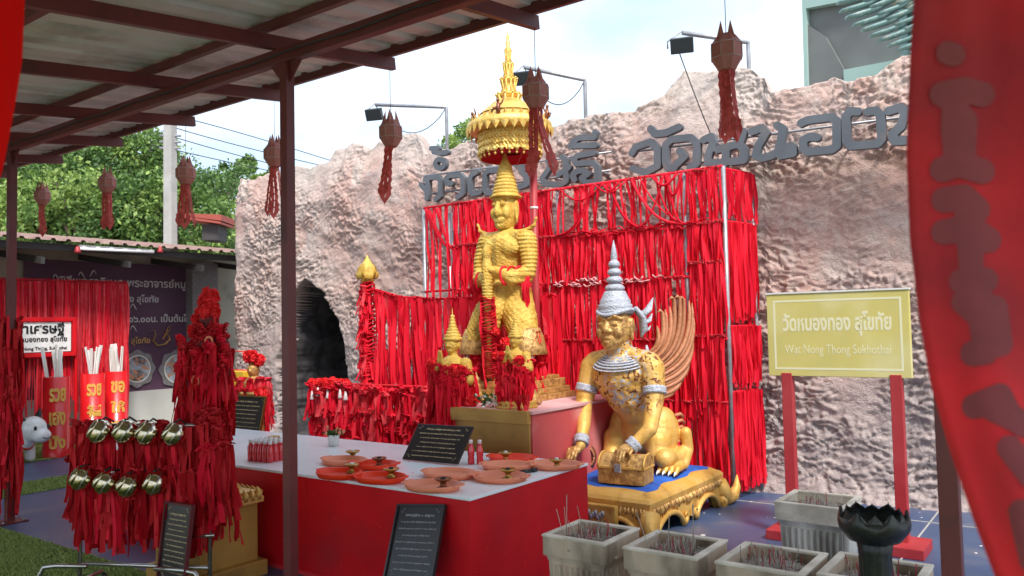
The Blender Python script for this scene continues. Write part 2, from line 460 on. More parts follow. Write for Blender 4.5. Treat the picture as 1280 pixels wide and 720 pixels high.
def fist(B, c, d, r=.035, side=1, grip=None):
    """closed hand: palm, four bent fingers of different length and a thumb. c palm centre, d direction of knuckles"""
    c, d = Vector(c), Vector(d).normalized()
    g = Vector(grip).normalized() if grip else Vector((0, 0, 1))
    w = d.cross(g).normalized()
    B.ell(c, (r*1.05, r*1.05, r*.9))
    for k, L in enumerate((.85, 1.0, .95, .75)):
        o = c + g*(k-1.5)*r*.55 + d*r*.8
        a = o + d*r*.75*L; b = a + w*side*r*.9*L - d*r*.1; e = b - d*r*.8*L
        B.chain([o, a, b, e], [r*.30, r*.29, r*.27, r*.23])
    t0 = c - g*r*1.0 + d*r*.1
    B.chain([t0, t0+d*r*.8+w*side*r*.5, t0+d*r*.9+w*side*r*1.2+g*r*.4], [r*.34, r*.3, r*.25])

# ------------------------------------------------------------------ text and outline tools
def text_mesh(txt, size=1.0, extrude=.01, offset=0.0, align='CENTER', res=3):
    cu = bpy.data.curves.new('t', 'FONT'); cu.body = txt; cu.size = size; cu.extrude = extrude/2
    cu.align_x = align; cu.align_y = 'CENTER'; cu.offset = offset; cu.resolution_u = res
    o = bpy.data.objects.new('t', cu); COL.objects.link(o)
    dg = bpy.context.evaluated_depsgraph_get()
    me = bpy.data.meshes.new_from_object(o.evaluated_get(dg))
    bpy.data.objects.remove(o)
    return me
def put_text(name, txt, size, material, parent, m, width=None, extrude=.004, offset=0., fn=None, res=3, height=None):
    """m maps the text's own frame (x right, y up, z out) into the parent's frame"""
    me = text_mesh(txt, size, extrude, offset, res=res)
    co = [v.co for v in me.vertices]
    if co and width:
        x0, x1 = min(c.x for c in co), max(c.x for c in co); k = width/(x1-x0)
        y0, y1 = min(c.y for c in co), max(c.y for c in co)
        ky = height/(y1-y0) if height else k
        for v in me.vertices: v.co = Vector(((v.co.x-(x0+x1)/2)*k, (v.co.y-(y0+y1)/2)*ky if height else v.co.y*ky, v.co.z))
    if fn:
        for v in me.vertices: v.co = fn(v.co)
    me.transform(m); me.materials.clear(); me.materials.append(M[material])
    return link(name, me, parent)

def sdf_plate(strokes, w, t, cell, blobs=()):
    """raised outline: every point closer than w/2 to a stroke, extruded by t. 2D in (x,z), faces -y. -> MB"""
    segs = []
    for st in strokes:
        ww = w
        if isinstance(st, tuple) and not isinstance(st[0], (tuple, list)): pass
        for a, b in zip(st[:-1], st[1:]): segs.append((a, b, ww))
    pts = [p for st in strokes for p in st]+[b[0] for b in blobs]
    mw = max([w]+[b[1]*2 for b in blobs])
    x0 = min(p[0] for p in pts)-mw; x1 = max(p[0] for p in pts)+mw
    z0 = min(p[1] for p in pts)-mw; z1 = max(p[1] for p in pts)+mw
    nx, nzz = int((x1-x0)/cell)+2, int((z1-z0)/cell)+2
    X, Z = np.meshgrid(x0+np.arange(nx)*cell, z0+np.arange(nzz)*cell, indexing='ij')
    D = np.full(X.shape, 1e9)
    for a, b, ww in segs:
        ax, az = a; bx, bz = b; dx, dz = bx-ax, bz-az; q = dx*dx+dz*dz+1e-12
        u = np.clip(((X-ax)*dx+(Z-az)*dz)/q, 0, 1)
        D = np.minimum(D, np.hypot(X-ax-u*dx, Z-az-u*dz)-ww/2)
    for c, r in blobs: D = np.minimum(D, np.hypot(X-c[0], Z-c[1])-r)
    mb = MB(); vid = {}
    def vtx(i, j, e):     # e: 0 corner, 1 edge +i, 2 edge +j
        k = (i, j, e)
        if k in vid: return vid[k]
        if e == 0: x, z = X[i, j], Z[i, j]
        elif e == 1:
            u = D[i, j]/(D[i, j]-D[i+1, j]); x, z = X[i, j]+u*cell, Z[i, j]
        else:
            u = D[i, j]/(D[i, j]-D[i, j+1]); x, z = X[i, j], Z[i, j]+u*cell
        vid[k] = len(mb.v)//2
        mb.v += [(x, -t/2, z), (x, t/2, z)]
        return vid[k]
    for i in range(nx-1):
        for j in range(nzz-1):
            ins = [D[i, j] < 0, D[i+1, j] < 0, D[i+1, j+1] < 0, D[i, j+1] < 0]
            if not any(ins): continue
            ring = []
            cs = [(i, j), (i+1, j), (i+1, j+1), (i, j+1)]
            es = [(i, j, 1), (i+1, j, 2), (i, j+1, 1), (i, j, 2)]
            for k in range(4):
                if ins[k]: ring.append((vtx(*cs[k], 0), 0))
                if ins[k] != ins[(k+1) % 4]: ring.append((vtx(*es[k]), 1))
            ids = [r[0] for r in ring]
            if len(ids) < 3: continue
            mb.f.append(tuple(2*q for q in ids)); mb.f.append(tuple(2*q+1 for q in ids[::-1])); mb.sm += [False, False]
            for k in range(len(ring)):
                a, b = ring[k], ring[(k+1) % len(ring)]
                if a[1] and b[1]:
                    mb.f.append((2*a[0], 2*a[0]+1, 2*b[0]+1, 2*b[0])); mb.sm.append(False)
    return mb

# ------------------------------------------------------------------ ribbons
def ribbon_mb(L=1.0, w=.028, segs=9, seed=0, wav=.012, ph=None, m=None, mb=None, twist=1.0, spread=(0, 0)):
    rg = random.Random(seed); mb = mb or MB()
    p1, p2, tw = rg.uniform(0, 6), rg.uniform(0, 6), rg.uniform(-1, 1)*twist
    vs = []; fs = []
    for i in range(segs+1):
        t = i/segs
        cx = wav*math.sin(p1+t*4)*t + spread[0]*t*L; cy = wav*math.sin(p2+t*5) + spread[1]*t*L
        a = tw*t*2.2+.35*math.sin(p1+t*6)
        for k, u in enumerate((-.5, 0, .5)):
            fold = .18*w*(1 if k == 1 else 0)
            ux, uy = math.cos(a), math.sin(a)
            vs.append((cx+u*w*ux-fold*uy, cy+u*w*uy+fold*ux-.5*fold, -t*L))
    for i in range(segs):
        for k in (0, 1): fs.append((i*3+k, i*3+k+1, (i+1)*3+k+1, (i+1)*3+k))
    return mb.add(vs, fs, True, m)
RIB = {}
for key in ('ribbon', 'ribbon_pale', 'ribbon_dark'):
    RIB[key] = [ribbon_mb(1.0, .022+.008*(k % 3), 9, 100+k, .018).mesh('ribbon', key) for k in range(14)]
def one_ribbon(parent, p, L, key='ribbon', tilt=(0, 0), w=1.0, rz=None):
    rz = random.uniform(-.5, .5) if rz is None else rz
    return link('ribbon', random.choice(RIB[key]), parent, p, (tilt[0], tilt[1], rz), (w, w, L))
def knot(mb, p, r=.02, seed=0):
    rg = random.Random(seed)
    mb.ell(p, (r, r, r*.8), 6, k=4)
    for s_ in (-1, 1):
        a = Vector(p); e = a+Vector((s_*r*rg.uniform(1, 2.2), -r*rg.uniform(.4, 1.2), r*rg.uniform(-.8, 1.2)))
        mb.tube([a, (a+e)/2+Vector((0, -r*.3, r*.5)), e], [r*.4, r*.7, r*.3], 5, flat=.4)

def bunch_mb(seed, n=12, L=.35, r=.05, w=.022, flare=.25):
    """a hanging bunch of ribbons tied with a knot at its top (origin)"""
    rg = random.Random(seed); mb = MB()
    mb.ell((0, 0, 0), (r*.55, r*.55, r*.5), 8, k=5)
    for k in range(4): knot(mb, (rg.uniform(-r, r)*.6, -r*.4+rg.uniform(-r, r)*.3, rg.uniform(-.3, .6)*r), r*.35, seed*9+k)
    for k in range(n):
        a = rg.uniform(0, 2*PI); q = rg.uniform(.2, 1)
        ribbon_mb(L*rg.uniform(.6, 1.05), w*rg.uniform(.8, 1.4), 6, seed*50+k, .012,
                  m=T(r*.6*q*math.cos(a), r*.5*q*math.sin(a), 0) @ RZ(a+rg.uniform(-1, 1)), mb=mb,
                  spread=(0, -flare*q*rg.uniform(.2, 1)))
    return mb
BUNCH = {k: [bunch_mb(300+i, 14, .40, .055, .024, .28).mesh('ribbon_bunch', k) for i in range(6)] for k in RIB}
def pompom_mesh(r, seed, material='wool', n=70):
    rg = random.Random(seed); mb = MB(); mb.ell((0, 0, 0), (r*.7, r*.7, r*.7), 10, k=6)
    for i in range(n):
        z = 1-2*(i+.5)/n; q = math.sqrt(max(0, 1-z*z)); a = i*2.39996
        d = Vector((q*math.cos(a), q*math.sin(a), z)); u = d.orthogonal().normalized(); v = d.cross(u)
        b = rg.uniform(0, 6); uu = u*math.cos(b)+v*math.sin(b); vv = d.cross(uu)
        w = r*rg.uniform(.28, .4); h = r*rg.uniform(.88, 1.1)
        c0 = d*r*.55
        mb.add([c0-uu*w*.4, c0+uu*w*.4, d*h+uu*w+vv*w*.35, d*h*1.04+vv*w*.1, d*h-uu*w+vv*w*.35], [(0, 1, 2, 3, 4)], True)
    return mb.mesh('pompom', material)
POM = [pompom_mesh(1.0, k) for k in range(3)]
def pompom(parent, p, r): return link('pompom', random.choice(POM), parent, p, (random.uniform(0, 6),)*3, (r, r, r))

# ================================================================== SETTING
def sheet(name, poly, z, material):
    me = bpy.data.meshes.new(name)
    tri = tessellate_polygon([[Vector((x, y, 0)) for x, y in poly]])
    me.from_pydata([(x, y, z) for x, y in poly], [], [tuple(t) for t in tri]); me.materials.append(M[material])
    bm = bmesh.new(); bm.from_mesh(me)
    for f in bm.faces:
        if f.normal.z < 0: f.normal_flip()
    bm.to_mesh(me); bm.free()
    return tag(link(name, me), kind='structure')
sheet('ground', [(-600, -600), (600, -600), (600, 600), (-600, 600)], -.008, 'soil')
sheet('painted_floor', [(-12.95, -6), (8, -6), (8, 8.6), (-12.95, 8.6)], 0, 'blue_floor')
TURFS = [('turf_underlay', [(-9.0, -4), (6, -4), (6, 2.92), (-9.0, 2.92)]),
         ('turf_strip', [(-9.45, -4), (-9.02, -4), (-8.72, 3.0), (-8.72, 8.2), (-9.45, 8.2)]),
         ('turf_border', [(-12.94, -3), (-10.85, -3), (-10.85, 8.5), (-12.94, 8.5)])]
for nme, poly in TURFS: sheet(nme, poly, .004, 'turf_ground')
# painted floor wear: thin pale joints and scuffs come from the material; two real expansion joints
def turf_blades(name, x0, x1, y0, y1, n, h, material, seed):
    rg = np.random.RandomState(seed)
    x = rg.uniform(x0, x1, n); y = rg.uniform(y0, y1, n); a = rg.uniform(0, 2*PI, n); hh = h*rg.uniform(.5, 1.2, n); w = .006
    lx = rg.normal(0, .4, n)*hh; ly = rg.normal(0, .4, n)*hh
    V = np.empty((n, 3, 3))
    V[:, 0] = np.stack([x-w*np.cos(a), y-w*np.sin(a), np.full(n, .003)], 1)
    V[:, 1] = np.stack([x+w*np.cos(a), y+w*np.sin(a), np.full(n, .003)], 1)
    V[:, 2] = np.stack([x+lx, y+ly, hh], 1)
    me = bpy.data.meshes.new(name)
    me.from_pydata(V.reshape(-1, 3).tolist(), [], [(3*i, 3*i+1, 3*i+2) for i in range(n)])
    me.materials.append(M[material])
    return link(name, me)
tag(turf_blades('turf_grass', -8.9, -3.4, 1.3, 2.91, 90000, .022, 'turf', 1), 'short green artificial grass on the floor under the shelter', 'turf', kind='stuff')
tag(turf_blades('turf_grass', -9.45, -8.72, 1.5, 7.0, 22000, .022, 'turf_light', 2), 'narrow light green strip of artificial grass between the blue floors', 'turf', kind='stuff')
tag(turf_blades('turf_grass', -12.8, -10.86, 3.0, 8.4, 36000, .025, 'turf', 3), 'green artificial grass along the foot of the far left wall', 'turf', kind='stuff')
jb = MB()
for x in (-3.9, -1.1, .4): jb.box((x, 5.9, .001), (.012, 3.4, .006))
jb.box((-1.2, 6.95, .001), (5.6, .012, .006))
tag(jb.build('floor_joint', 'concrete'), kind='structure')
# scattered wax spots and grit on the floor
rg = random.Random(5); sb = MB()
for k in range(70):
    x, y = rg.uniform(-3.2, 1.0), rg.uniform(4.6, 7.4); r = rg.uniform(.003, .016)*(3 if rg.random() < .07 else 1)
    n_ = 7; vs = [(x+r*rg.uniform(.6, 1.3)*math.cos(6.283*i/n_), y+r*rg.uniform(.6, 1.3)*math.sin(6.283*i/n_), .0045) for i in range(n_)]
    sb.add(vs+[(x, y, .008)], [(i, (i+1) % n_, n_) for i in range(n_)])
tag(sb.build('wax_spot', 'white'), 'white candle wax drips and litter on the blue floor', 'wax drips', kind='stuff')

# ------------------------------------------------------------------ rock wall with a cave
PROF = [(262, 228), (280, 225), (310, 222), (345, 210), (375, 206), (400, 203), (406, 184), (425, 175), (444, 181), (450, 187), (467, 173), (484, 166),
        (506, 161), (516, 175), (525, 188), (545, 188), (562, 187), (587, 175), (640, 166), (681, 159), (694, 153), (744, 141), (769, 142), (797, 128),
        (822, 118), (832, 96), (843, 80), (875, 84), (900, 76), (931, 79), (950, 90), (961, 111), (980, 112), (1010, 108), (1040, 99), (1062, 103), (1096, 94), (1115, 75),
        (1124, 64), (1140, 60), (1180, 52), (1260, 50), (1400, 60)]
WY = 7.55
pw = [at_y(x, y, WY) for x, y in PROF]
PX = np.array([p.x for p in pw]); PZ = np.array([p.z for p in pw])
XL, XR = -11.05, 3.2
def rock_wall():
    nx, nz_ = 1050, 320
    u = np.linspace(0, 1, nx); v = np.linspace(0, 1, nz_)
    U, Vv = np.meshgrid(u, v, indexing='ij')
    # arclength: left return (1.4 m deep) then face, the last 15 % of v is the rounded top and the back
    ret = 1.3; tot = ret+(XR-XL); s_ = U*tot
    X = np.where(s_ < ret, XL, XL+(s_-ret)); Yb = np.where(s_ < ret, WY+ret-s_, WY)
    top = np.interp(X, PX, PZ)
    hv = np.clip(Vv/.86, 0, 1); bk = np.clip((Vv-.86)/.14, 0, 1)
    Z = hv*top - bk**2*1.0
    # round the corner
    cs = np.clip(1-np.abs(s_-ret)/.35, 0, 1)
    X = X + .12*cs**2; Yb = Yb+.12*cs**2
    P = np.stack([X.ravel()*1.0, Yb.ravel(), Z.ravel()], 1)
    big = fbm(P*np.array([.7, .7, .6])+5, 3)
    warp = np.stack([fbm(P*1.3+31, 2), fbm(P*1.3+77, 2), fbm(P*1.3+11, 2)], 1)*.55
    def saw(t):
        f = t-np.floor(t)
        return np.where(f < .80, f/.80, (1-f)/.20)
    n1 = fbm(P*np.array([1.9, 1.9, 2.6])+3, 3, .5); n2 = fbm(P*np.array([3.6, 3.6, 4.6])+40, 3, .55)
    tilt = P[:, 0]*1.2
    rid = saw(P[:, 2]*4.6+tilt+2.6*n1)
    rid2 = saw(P[:, 2]*9.5-tilt*1.5+2.6*n2)
    fine = fbm(P*24, 3, .6)
    amp = .75+1.3*fbm(P*1.1+50, 2)
    d = .065*big + (.027*rid + .027*rid2)*np.clip(amp, .15, 1.35) + .005*fine + .020*n2
    # foot of the wall swells out in boulders
    foot = np.exp(-P[:, 2]/.30)
    d = d + foot*(.10+.16*np.clip(fbm(P*np.array([1.2, 1, 1])+88, 2), -.5, 1))
    d = d.reshape(X.shape)
    cavd = 1.0
    nrmx = np.where(s_ < ret, -1., 0.); nrmy = np.where(s_ < ret, 0., -1.)
    k = np.clip((s_-ret+.3)/.6, 0, 1); nrmx, nrmy = -(1-k), -k
    fade = 1-.5*bk
    Xo = X+nrmx*d*fade; Yo = Yb+nrmy*d*fade+bk*.75+.05*np.clip(Z-3.4, 0, 2)*hv
    Zo = Z+.05*bk*0+ (.06*fbm(np.stack([X.ravel()*3, Yb.ravel()*0, Z.ravel()*0+bk.ravel()*2], 1), 3).reshape(X.shape))*np.clip((Vv-.7)/.16, 0, 1)
    # higher crags sit further back
    crag = np.clip((top-np.interp(X, [-12, -8, -4, 4], [3.75, 3.75, 3.7, 3.72]))/.5, 0, 1)*np.clip((hv-.86)/.14, 0, 1)
    Yo = Yo+crag*.22
    # cave
    ex = np.interp(Z, [0, .5, 1., 1.7, 2.1, 2.32], [-8.28, -8.30, -8.30, -8.42, -8.72, -9.12])
    el = np.interp(Z, [0, .5, 1., 1.7, 2.1, 2.32], [-9.75, -9.78, -9.75, -9.62, -9.45, -9.14])
    wob = .05*fbm(np.stack([X.ravel()*0, Z.ravel()*4, Z.ravel()*0], 1), 3).reshape(X.shape)
    m = np.minimum(ex+wob-X, X-el-wob)
    m = np.where(Z > 2.32, -.1, m); m = np.where(s_ < ret+.1, -1, m)
    dep = np.clip(m/.12, 0, 1)
    dep = dep*dep*(3-2*dep)
    cx = (X-(-9.02))/.72
    Yo = Yo+dep*(2.4+3.6*np.clip(1-cx**2, 0, 1))+dep*.30*fbm(np.stack([X.ravel()*5, Z.ravel()*4, Z.ravel()*0], 1), 4, .6).reshape(X.shape)-dep*nrmy*d*fade
    co = np.stack([Xo.ravel(), Yo.ravel(), Zo.ravel()], 1)
    idx = np.arange(nx*nz_).reshape(nx, nz_)
    F = np.stack([idx[:-1, :-1].ravel(), idx[1:, :-1].ravel(), idx[1:, 1:].ravel(), idx[:-1, 1:].ravel()], 1)
    me = bpy.data.meshes.new('rock_wall')
    me.vertices.add(len(co)); me.vertices.foreach_set('co', co.ravel())
    me.loops.add(F.size); me.loops.foreach_set('vertex_index', F.ravel().astype(np.int32))
    me.polygons.add(len(F)); me.polygons.foreach_set('loop_start', (np.arange(len(F))*4).astype(np.int32))
    me.polygons.foreach_set('loop_total', np.full(len(F), 4, np.int32))
    me.update(calc_edges=True); me.validate()
    me.polygons.foreach_set('use_smooth', [True]*len(F))
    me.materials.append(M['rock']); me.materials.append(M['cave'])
    dm = dep.ravel()[F].mean(axis=1) > .05  # recessed faces take the rock copy with shade in its colour
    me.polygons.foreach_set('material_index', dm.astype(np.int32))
    return link('rock_wall', me)
rw = tag(rock_wall(), 'long pink and grey sculpted cement rock wall with a cave opening behind the statues', 'rock wall')

# ------------------------------------------------------------------ grey lettering on the wall
LY = 7.22
def L1(*a): return [(510+x/4.923, 160+y/4.923) for x, y in a]
def R1(*a): return [(800+x/2.667, y/2.667) for x, y in a]
def ring(cx, cy, rx, ry, n=14, a0=0, a1=2*PI): return [(cx+rx*math.cos(a0+(a1-a0)*k/n), cy+ry*math.sin(a0+(a1-a0)*k/n)) for k in range(n+1)]
LETTERS = [
    [L1((122, 436), (128, 405), (112, 378), (86, 350)), L1((128, 395), (128, 330), (112, 318), (150, 305), (190, 305), (206, 325), (203, 420), (176, 440))],
    [L1((150, 128), (190, 126)), L1((165, 148), (200, 158), (246, 150))],
    [L1(*ring(203, 222, 28, 28))],
    [L1((250, 345), (245, 310), (262, 295), (325, 290), (346, 312), (343, 405), (310, 428)), L1((250, 335), (272, 345))],
    [L1((432, 270), (398, 290), (388, 315), (388, 390), (402, 408), (452, 395))],
    [L1((545, 398), (490, 400), (478, 380), (478, 285), (500, 264), (590, 258), (628, 212)), L1((588, 330), (555, 335), (552, 368), (588, 395), (588, 300))],
    [L1((660, 215), (690, 250), (745, 235), (700, 270), (735, 300), (735, 350), (690, 365))],
    [L1((868, 200), (880, 240), (858, 275), (832, 310), (846, 345), (950, 348), (978, 330), (978, 200), (955, 182)), L1((930, 290), (996, 245))],
    [L1((1150, 155), (1050, 172), (1024, 195), (1040, 222), (1140, 215), (1168, 240), (1170, 340)), L1((1020, 300), (1040, 270), (1080, 262), (1115, 285), (1075, 310), (1100, 338), (1170, 335)), L1((1022, 285), (1030, 322))],
    [L1((1010, 115), (1020, 85), (1060, 62), (1150, 60), (1158, 30)), L1((1010, 112), (1160, 108))],
    [[(791, 192), (796, 184), (814, 178), (823, 186), (823, 208), (808, 216), (792, 211)]],
    [R1((38, 430), (52, 448), (90, 444), (132, 425))],
    [R1((118, 560), (95, 562), (88, 540), (88, 485), (108, 466), (172, 460), (193, 480), (190, 548), (170, 560)), R1((135, 505), (150, 525), (122, 552))],
    [R1((215, 468), (240, 456), (246, 478), (230, 520), (228, 542), (280, 545)), R1((262, 500), (335, 480), (348, 440), (325, 440)), R1((290, 505), (285, 545)), R1((330, 480), (350, 500), (348, 535), (305, 540))],
    [R1((375, 440), (410, 428), (422, 445), (395, 490), (388, 520), (410, 528), (440, 520), (466, 505), (478, 430), (460, 420)), R1((465, 490), (510, 490), (512, 512), (470, 520))],
    [R1((540, 412), (562, 402), (640, 392), (658, 405), (658, 488), (642, 500), (562, 508), (545, 495), (548, 468), (565, 458), (592, 460))],
    [R1((728, 374), (702, 372), (688, 392), (690, 470), (706, 488), (795, 480), (808, 465), (803, 385), (788, 370), (762, 374))],
    [R1((830, 372), (870, 360), (886, 380), (870, 425), (843, 448), (850, 472), (920, 468), (930, 380), (905, 362))],
    [R1((975, 365), (950, 372), (950, 440), (965, 462), (1050, 450), (1060, 380), (1030, 350), (985, 355), (1000, 390))],
    [R1((1115, 365), (1098, 352), (1086, 370), (1090, 440), (1105, 455), (1190, 445), (1200, 350), (1180, 338))],
]
ls = thing('wall_lettering', 'row of big dark grey Thai letters mounted along the top of the rock wall', 'lettering', (-4, LY, 3.0))
for i, st in enumerate(LETTERS):
    W = [[(p.x, p.z) for p in (at_y(x, y, LY) for x, y in s_)] for s_ in st]
    mb = sdf_plate(W, (.071 if i > 9 else .061), .06, .011)
    mb.v = [(x, y+LY+random.uniform(-.004, .004)*0+(.001*(i % 3)), z) for x, y, z in mb.v]
    mb.build('letter', 'letter', ls, world=True)
rb = MB()
for a, b in (((530, 243), (764, 213)), ((790, 214), (1180, 166))):
    p, q = at_y(*a, LY+.09), at_y(*b, LY+.09)
    rb.tube([p, q], .012, 6); 
    for t in np.linspace(.05, .95, 9):
        s_ = p.lerp(q, t); rb.tube([s_, s_+Vector((0, .38, 0))], .012, 6)
for a, b in (((530, 220), (764, 190)), ((790, 190), (1180, 140))):
    p, q = at_y(*a, LY+.09), at_y(*b, LY+.09); rb.tube([p, q], .012, 6)
rb.build('mounting_rail', 'steel_grey', ls, world=True)

# ------------------------------------------------------------------ shelter we stand under
sh = thing('open_shelter', 'open maroon steel shelter with a corrugated sheet roof over the offering table', 'shelter', (-4, 3.05, 0))
PYL = 3.05
SL = .125
def rz_(y): return 3.20+.035+(y-PYL)*SL       # underside of rafters
for x in (-7.58, -3.85, -.42):
    h = 3.19
    mb = MB(); mb.box((x, PYL, h/2), (.062, .062, h), bev=.004); mb.build('post', 'steel_red', sh, world=True)
    mb = MB(); mb.box((x, PYL, .006), (.22, .22, .012)); mb.build('base_plate', 'steel_red', sh, world=True)
mb = MB(); mb.box((-4.9, PYL, 3.195+.045), (14.4, .055, .09), bev=.004); mb.build('beam', 'steel_red', sh, world=True)
mb = MB(); mb.box((-4.9, -.45, rz_(-.45)+.0), (14.4, .055, .09), bev=.004); mb.build('beam', 'steel_red', sh, world=True)
for x in (-11.2, -7.58, -3.85, 1.2): MB().box((x, -.45, (rz_(-.45)-.045)/2), (.062, .062, rz_(-.45)-.045), bev=.004).build('post', 'steel_red', sh, world=True)
RAFX = [-1.48+1.225*k for k in (2, 1, 0)]+[-1.48-1.225*k for k in range(1, 9)]
TH = math.atan(SL)
def slope_box(mb, x, y0, y1, zoff, wx, hz):
    L = (y1-y0)/math.cos(TH); yc = (y0+y1)/2
    return mb.box((0, 0, 0), (wx, L, hz), m=T(x, yc, rz_(yc)+zoff) @ RX(TH), bev=.003)
for x in RAFX: slope_box(MB(), x, -.62, 4.04, .065+.03, .042, .085).build('rafter', 'steel_red', sh, world=True)
for y in (-.5, .75, 1.85, 2.95):
    mb = MB(); mb.box((0, 0, 0), (14.4, .05, .045), m=T(-4.9, y, rz_(y)+.172) @ RX(TH)); mb.build('purlin', 'steel_red', sh, world=True)
mb = MB(); mb.box((0, 0, 0), (14.4, .04, .07), m=T(-4.9, 4.02, rz_(4.02)+.185) @ RX(TH)); mb.build('fascia', 'steel_red', sh, world=True)
# corrugated sheets, trapezoid ribs running down the slope; one object per sheet
def sheet_mb(x0, x1):
    mb = MB(); prof = []
    x = x0
    while x < x1-1e-6:
        prof += [(x, 0), (x+.12, 0), (x+.145, .038), (x+.195, .038), (x+.22, 0)]; x += .24
    prof.append((x1, 0)); n = len(prof); vs = []
    for (y, z) in [(-.7, 0), (4.12, 0)]:
        for px_, pz in prof: vs.append((px_, y, rz_(y)+.205+pz))
    for (y, z) in [(-.7, 0), (4.12, 0)]:
        for px_, pz in prof: vs.append((px_, y, rz_(y)+.2035+pz))
    fs = [(i, i+1, n+i+1, n+i) for i in range(n-1)]+[(2*n+i+1, 2*n+i, 3*n+i, 3*n+i+1) for i in range(n-1)]
    fs += [(n+i, n+i+1, 3*n+i+1, 3*n+i) for i in range(n-1)]
    return mb.add(vs, fs)
x = -12.2
k = 0
while x < 2.0:
    mb = sheet_mb(x, x+.72); mb.v = [(a, b, c+.0018*(k % 2)) for a, b, c in mb.v]
    mb.build('roof_sheet', 'roof', sh, world=True); x += .72; k += 1

# small steel details: gussets under the beam, bolts on the base plates, a cable clipped along the beam
for x in (-7.58, -3.85, -.42):
    g_ = MB()
    for s_ in (-1, 1): g_.prism([(s_*.031, 3.07), (s_*.031, 3.19), (s_*.14, 3.19)], .008, T(x, PYL, 0))
    tag(g_.build('gusset_plates', 'steel_red', sh, world=True), kind='stuff')
    for a_ in (-1, 1):
        for b_ in (-1, 1): MB().lathe([(.011, .012), (.011, .022), (.006, .026)], 6, c=(x+a_*.08, PYL+b_*.08, 0)).build('bolt', 'steel_grey', sh, world=True)
cb0 = MB(); pts_ = [(-10+.45*i, PYL-.036, 3.25-.012*(i % 2)) for i in range(26)]
cb0.tube(pts_, .006, 5); cb0.build('cable', 'wire', sh, world=True)
# ------------------------------------------------------------------ lanterns on the rafter ends
def lantern(px, py, x, label, tail):
    yl = 4.00
    top = at_x(px, py, x) if False else None
    d = ray(px, py); t = yl/d.y; p = C0+d*t
    o = thing('hanging_lantern', label, 'lantern', (p.x, yl, p.z-.02), random.uniform(0, 1), 'paper lanterns hanging from the shelter eave')
    mb = MB(); n = 8; R0 = .082
    mb.lathe([(.02, -.235), (.045, -.225), (R0, -.165), (R0, -.09), (.05, -.045), (.02, -.03)], n, smooth=False)
    mb.build('lantern_body', 'lantern', o)
    pr = MB()
    for k in range(4):
        a = k*PI/2+.3
        m = RZ(a)
        pr.add([(.036, -.034, -.085), (.036, .034, -.085), (.034, 0, .035), (.074, 0, -.092)], [(0, 1, 2), (0, 2, 3), (1, 3, 2), (0, 3, 1)], False, m)
    pr.build('crown_point', 'lantern', o)
    tr = MB()
    for k in range(n):
        a, b = 2*PI*k/n, 2*PI*(k+1)/n
        for z in (-.165, -.09):
            tr.tube([(R0*1.01*math.cos(a), R0*1.01*math.sin(a), z), (R0*1.01*math.cos(b), R0*1.01*math.sin(b), z)], .0025, 4)
        tr.tube([(R0*1.01*math.cos(a), R0*1.01*math.sin(a), -.165), (R0*1.01*math.cos(a), R0*1.01*math.sin(a), -.09)], .0025, 4)
    tr.build('paper_trim', 'lantern_trim', o)
    rg = random.Random(int(px))
    L = tail[0]; spread = tail[1]; tail = (tail[0], tail[1], tail[2], tail[3]*1.35)
    for k in range(tail[2]):
        a = 2*PI*k/tail[2]+.4; tm = MB(); segs = 14; w = tail[3]
        base = Vector((.028*math.cos(a), .028*math.sin(a), -.225))
        out = Vector((math.cos(a), math.sin(a), 0)); side = Vector((-math.sin(a), math.cos(a), 0))
        def c(t): return base+out*spread*t**1.6+Vector((0, 0, -L*t))+side*.008*math.sin(5*t+k)
        # openwork strip: two rails joined by notches
        for i in range(segs):
            t0, t1 = i/segs, (i+1)/segs; c0, c1 = c(t0), c(t1)
            for sgn in (-1, 1):
                q0 = side*w*sgn; bulge = 1.35 if i > segs-4 else 1.0
                tm.add([c0+q0*.12*bulge, c0+q0*bulge*(1.0+.25*(i % 2)), c1+q0*bulge*(1.0+.25*((i+1) % 2)), c1+q0*.12*bulge], [(0, 1, 2, 3)])
            if i % 2 == 0: tm.add([c0-side*w*.4, c0+side*w*.4, c0.lerp(c1, .45)+side*w*.4, c0.lerp(c1, .45)-side*w*.4], [(0, 1, 2, 3)])
        e = c(1); tm.add([e-side*w*1.3, e+side*w*1.3, e+Vector((0, 0, -.05))], [(0, 1, 2)])
        tm.build('paper_tail', 'lantern_tail', o)
    st = MB(); st.tube([(0, 0, -.03), (0, 0, rz_(4.0)+.06-p.z+.02)], .0022, 4)
    st.build('hanging_string', 'wire', o)
    return o
lantern(53, 228, 0, 'leftmost paper lantern of the eave row, small against the trees', (.30, .02, 4, .017))
lantern(134, 210, 0, 'second paper lantern from the left, with a straight pale tail against the trees', (.32, .015, 4, .019))
lantern(232, 196, 0, 'faded paper lantern hanging just right of the concrete electric pole', (.34, .05, 3, .022))
lantern(343, 170, 0, 'paper lantern half hidden behind the middle maroon post', (.36, .05, 3, .018))
lantern(488, 140, 0, 'paper lantern with two long streamers in front of the left floodlight arm', (.34, .09, 3, .020))
lantern(669, 86, 0, 'large paper lantern with leaf-ended streamers covering part of the gold umbrella', (.36, .10, 5, .019))
lantern(907, 30, 0, 'rightmost paper lantern with two tall points, above the letters on the right', (.33, .02, 5, .019))

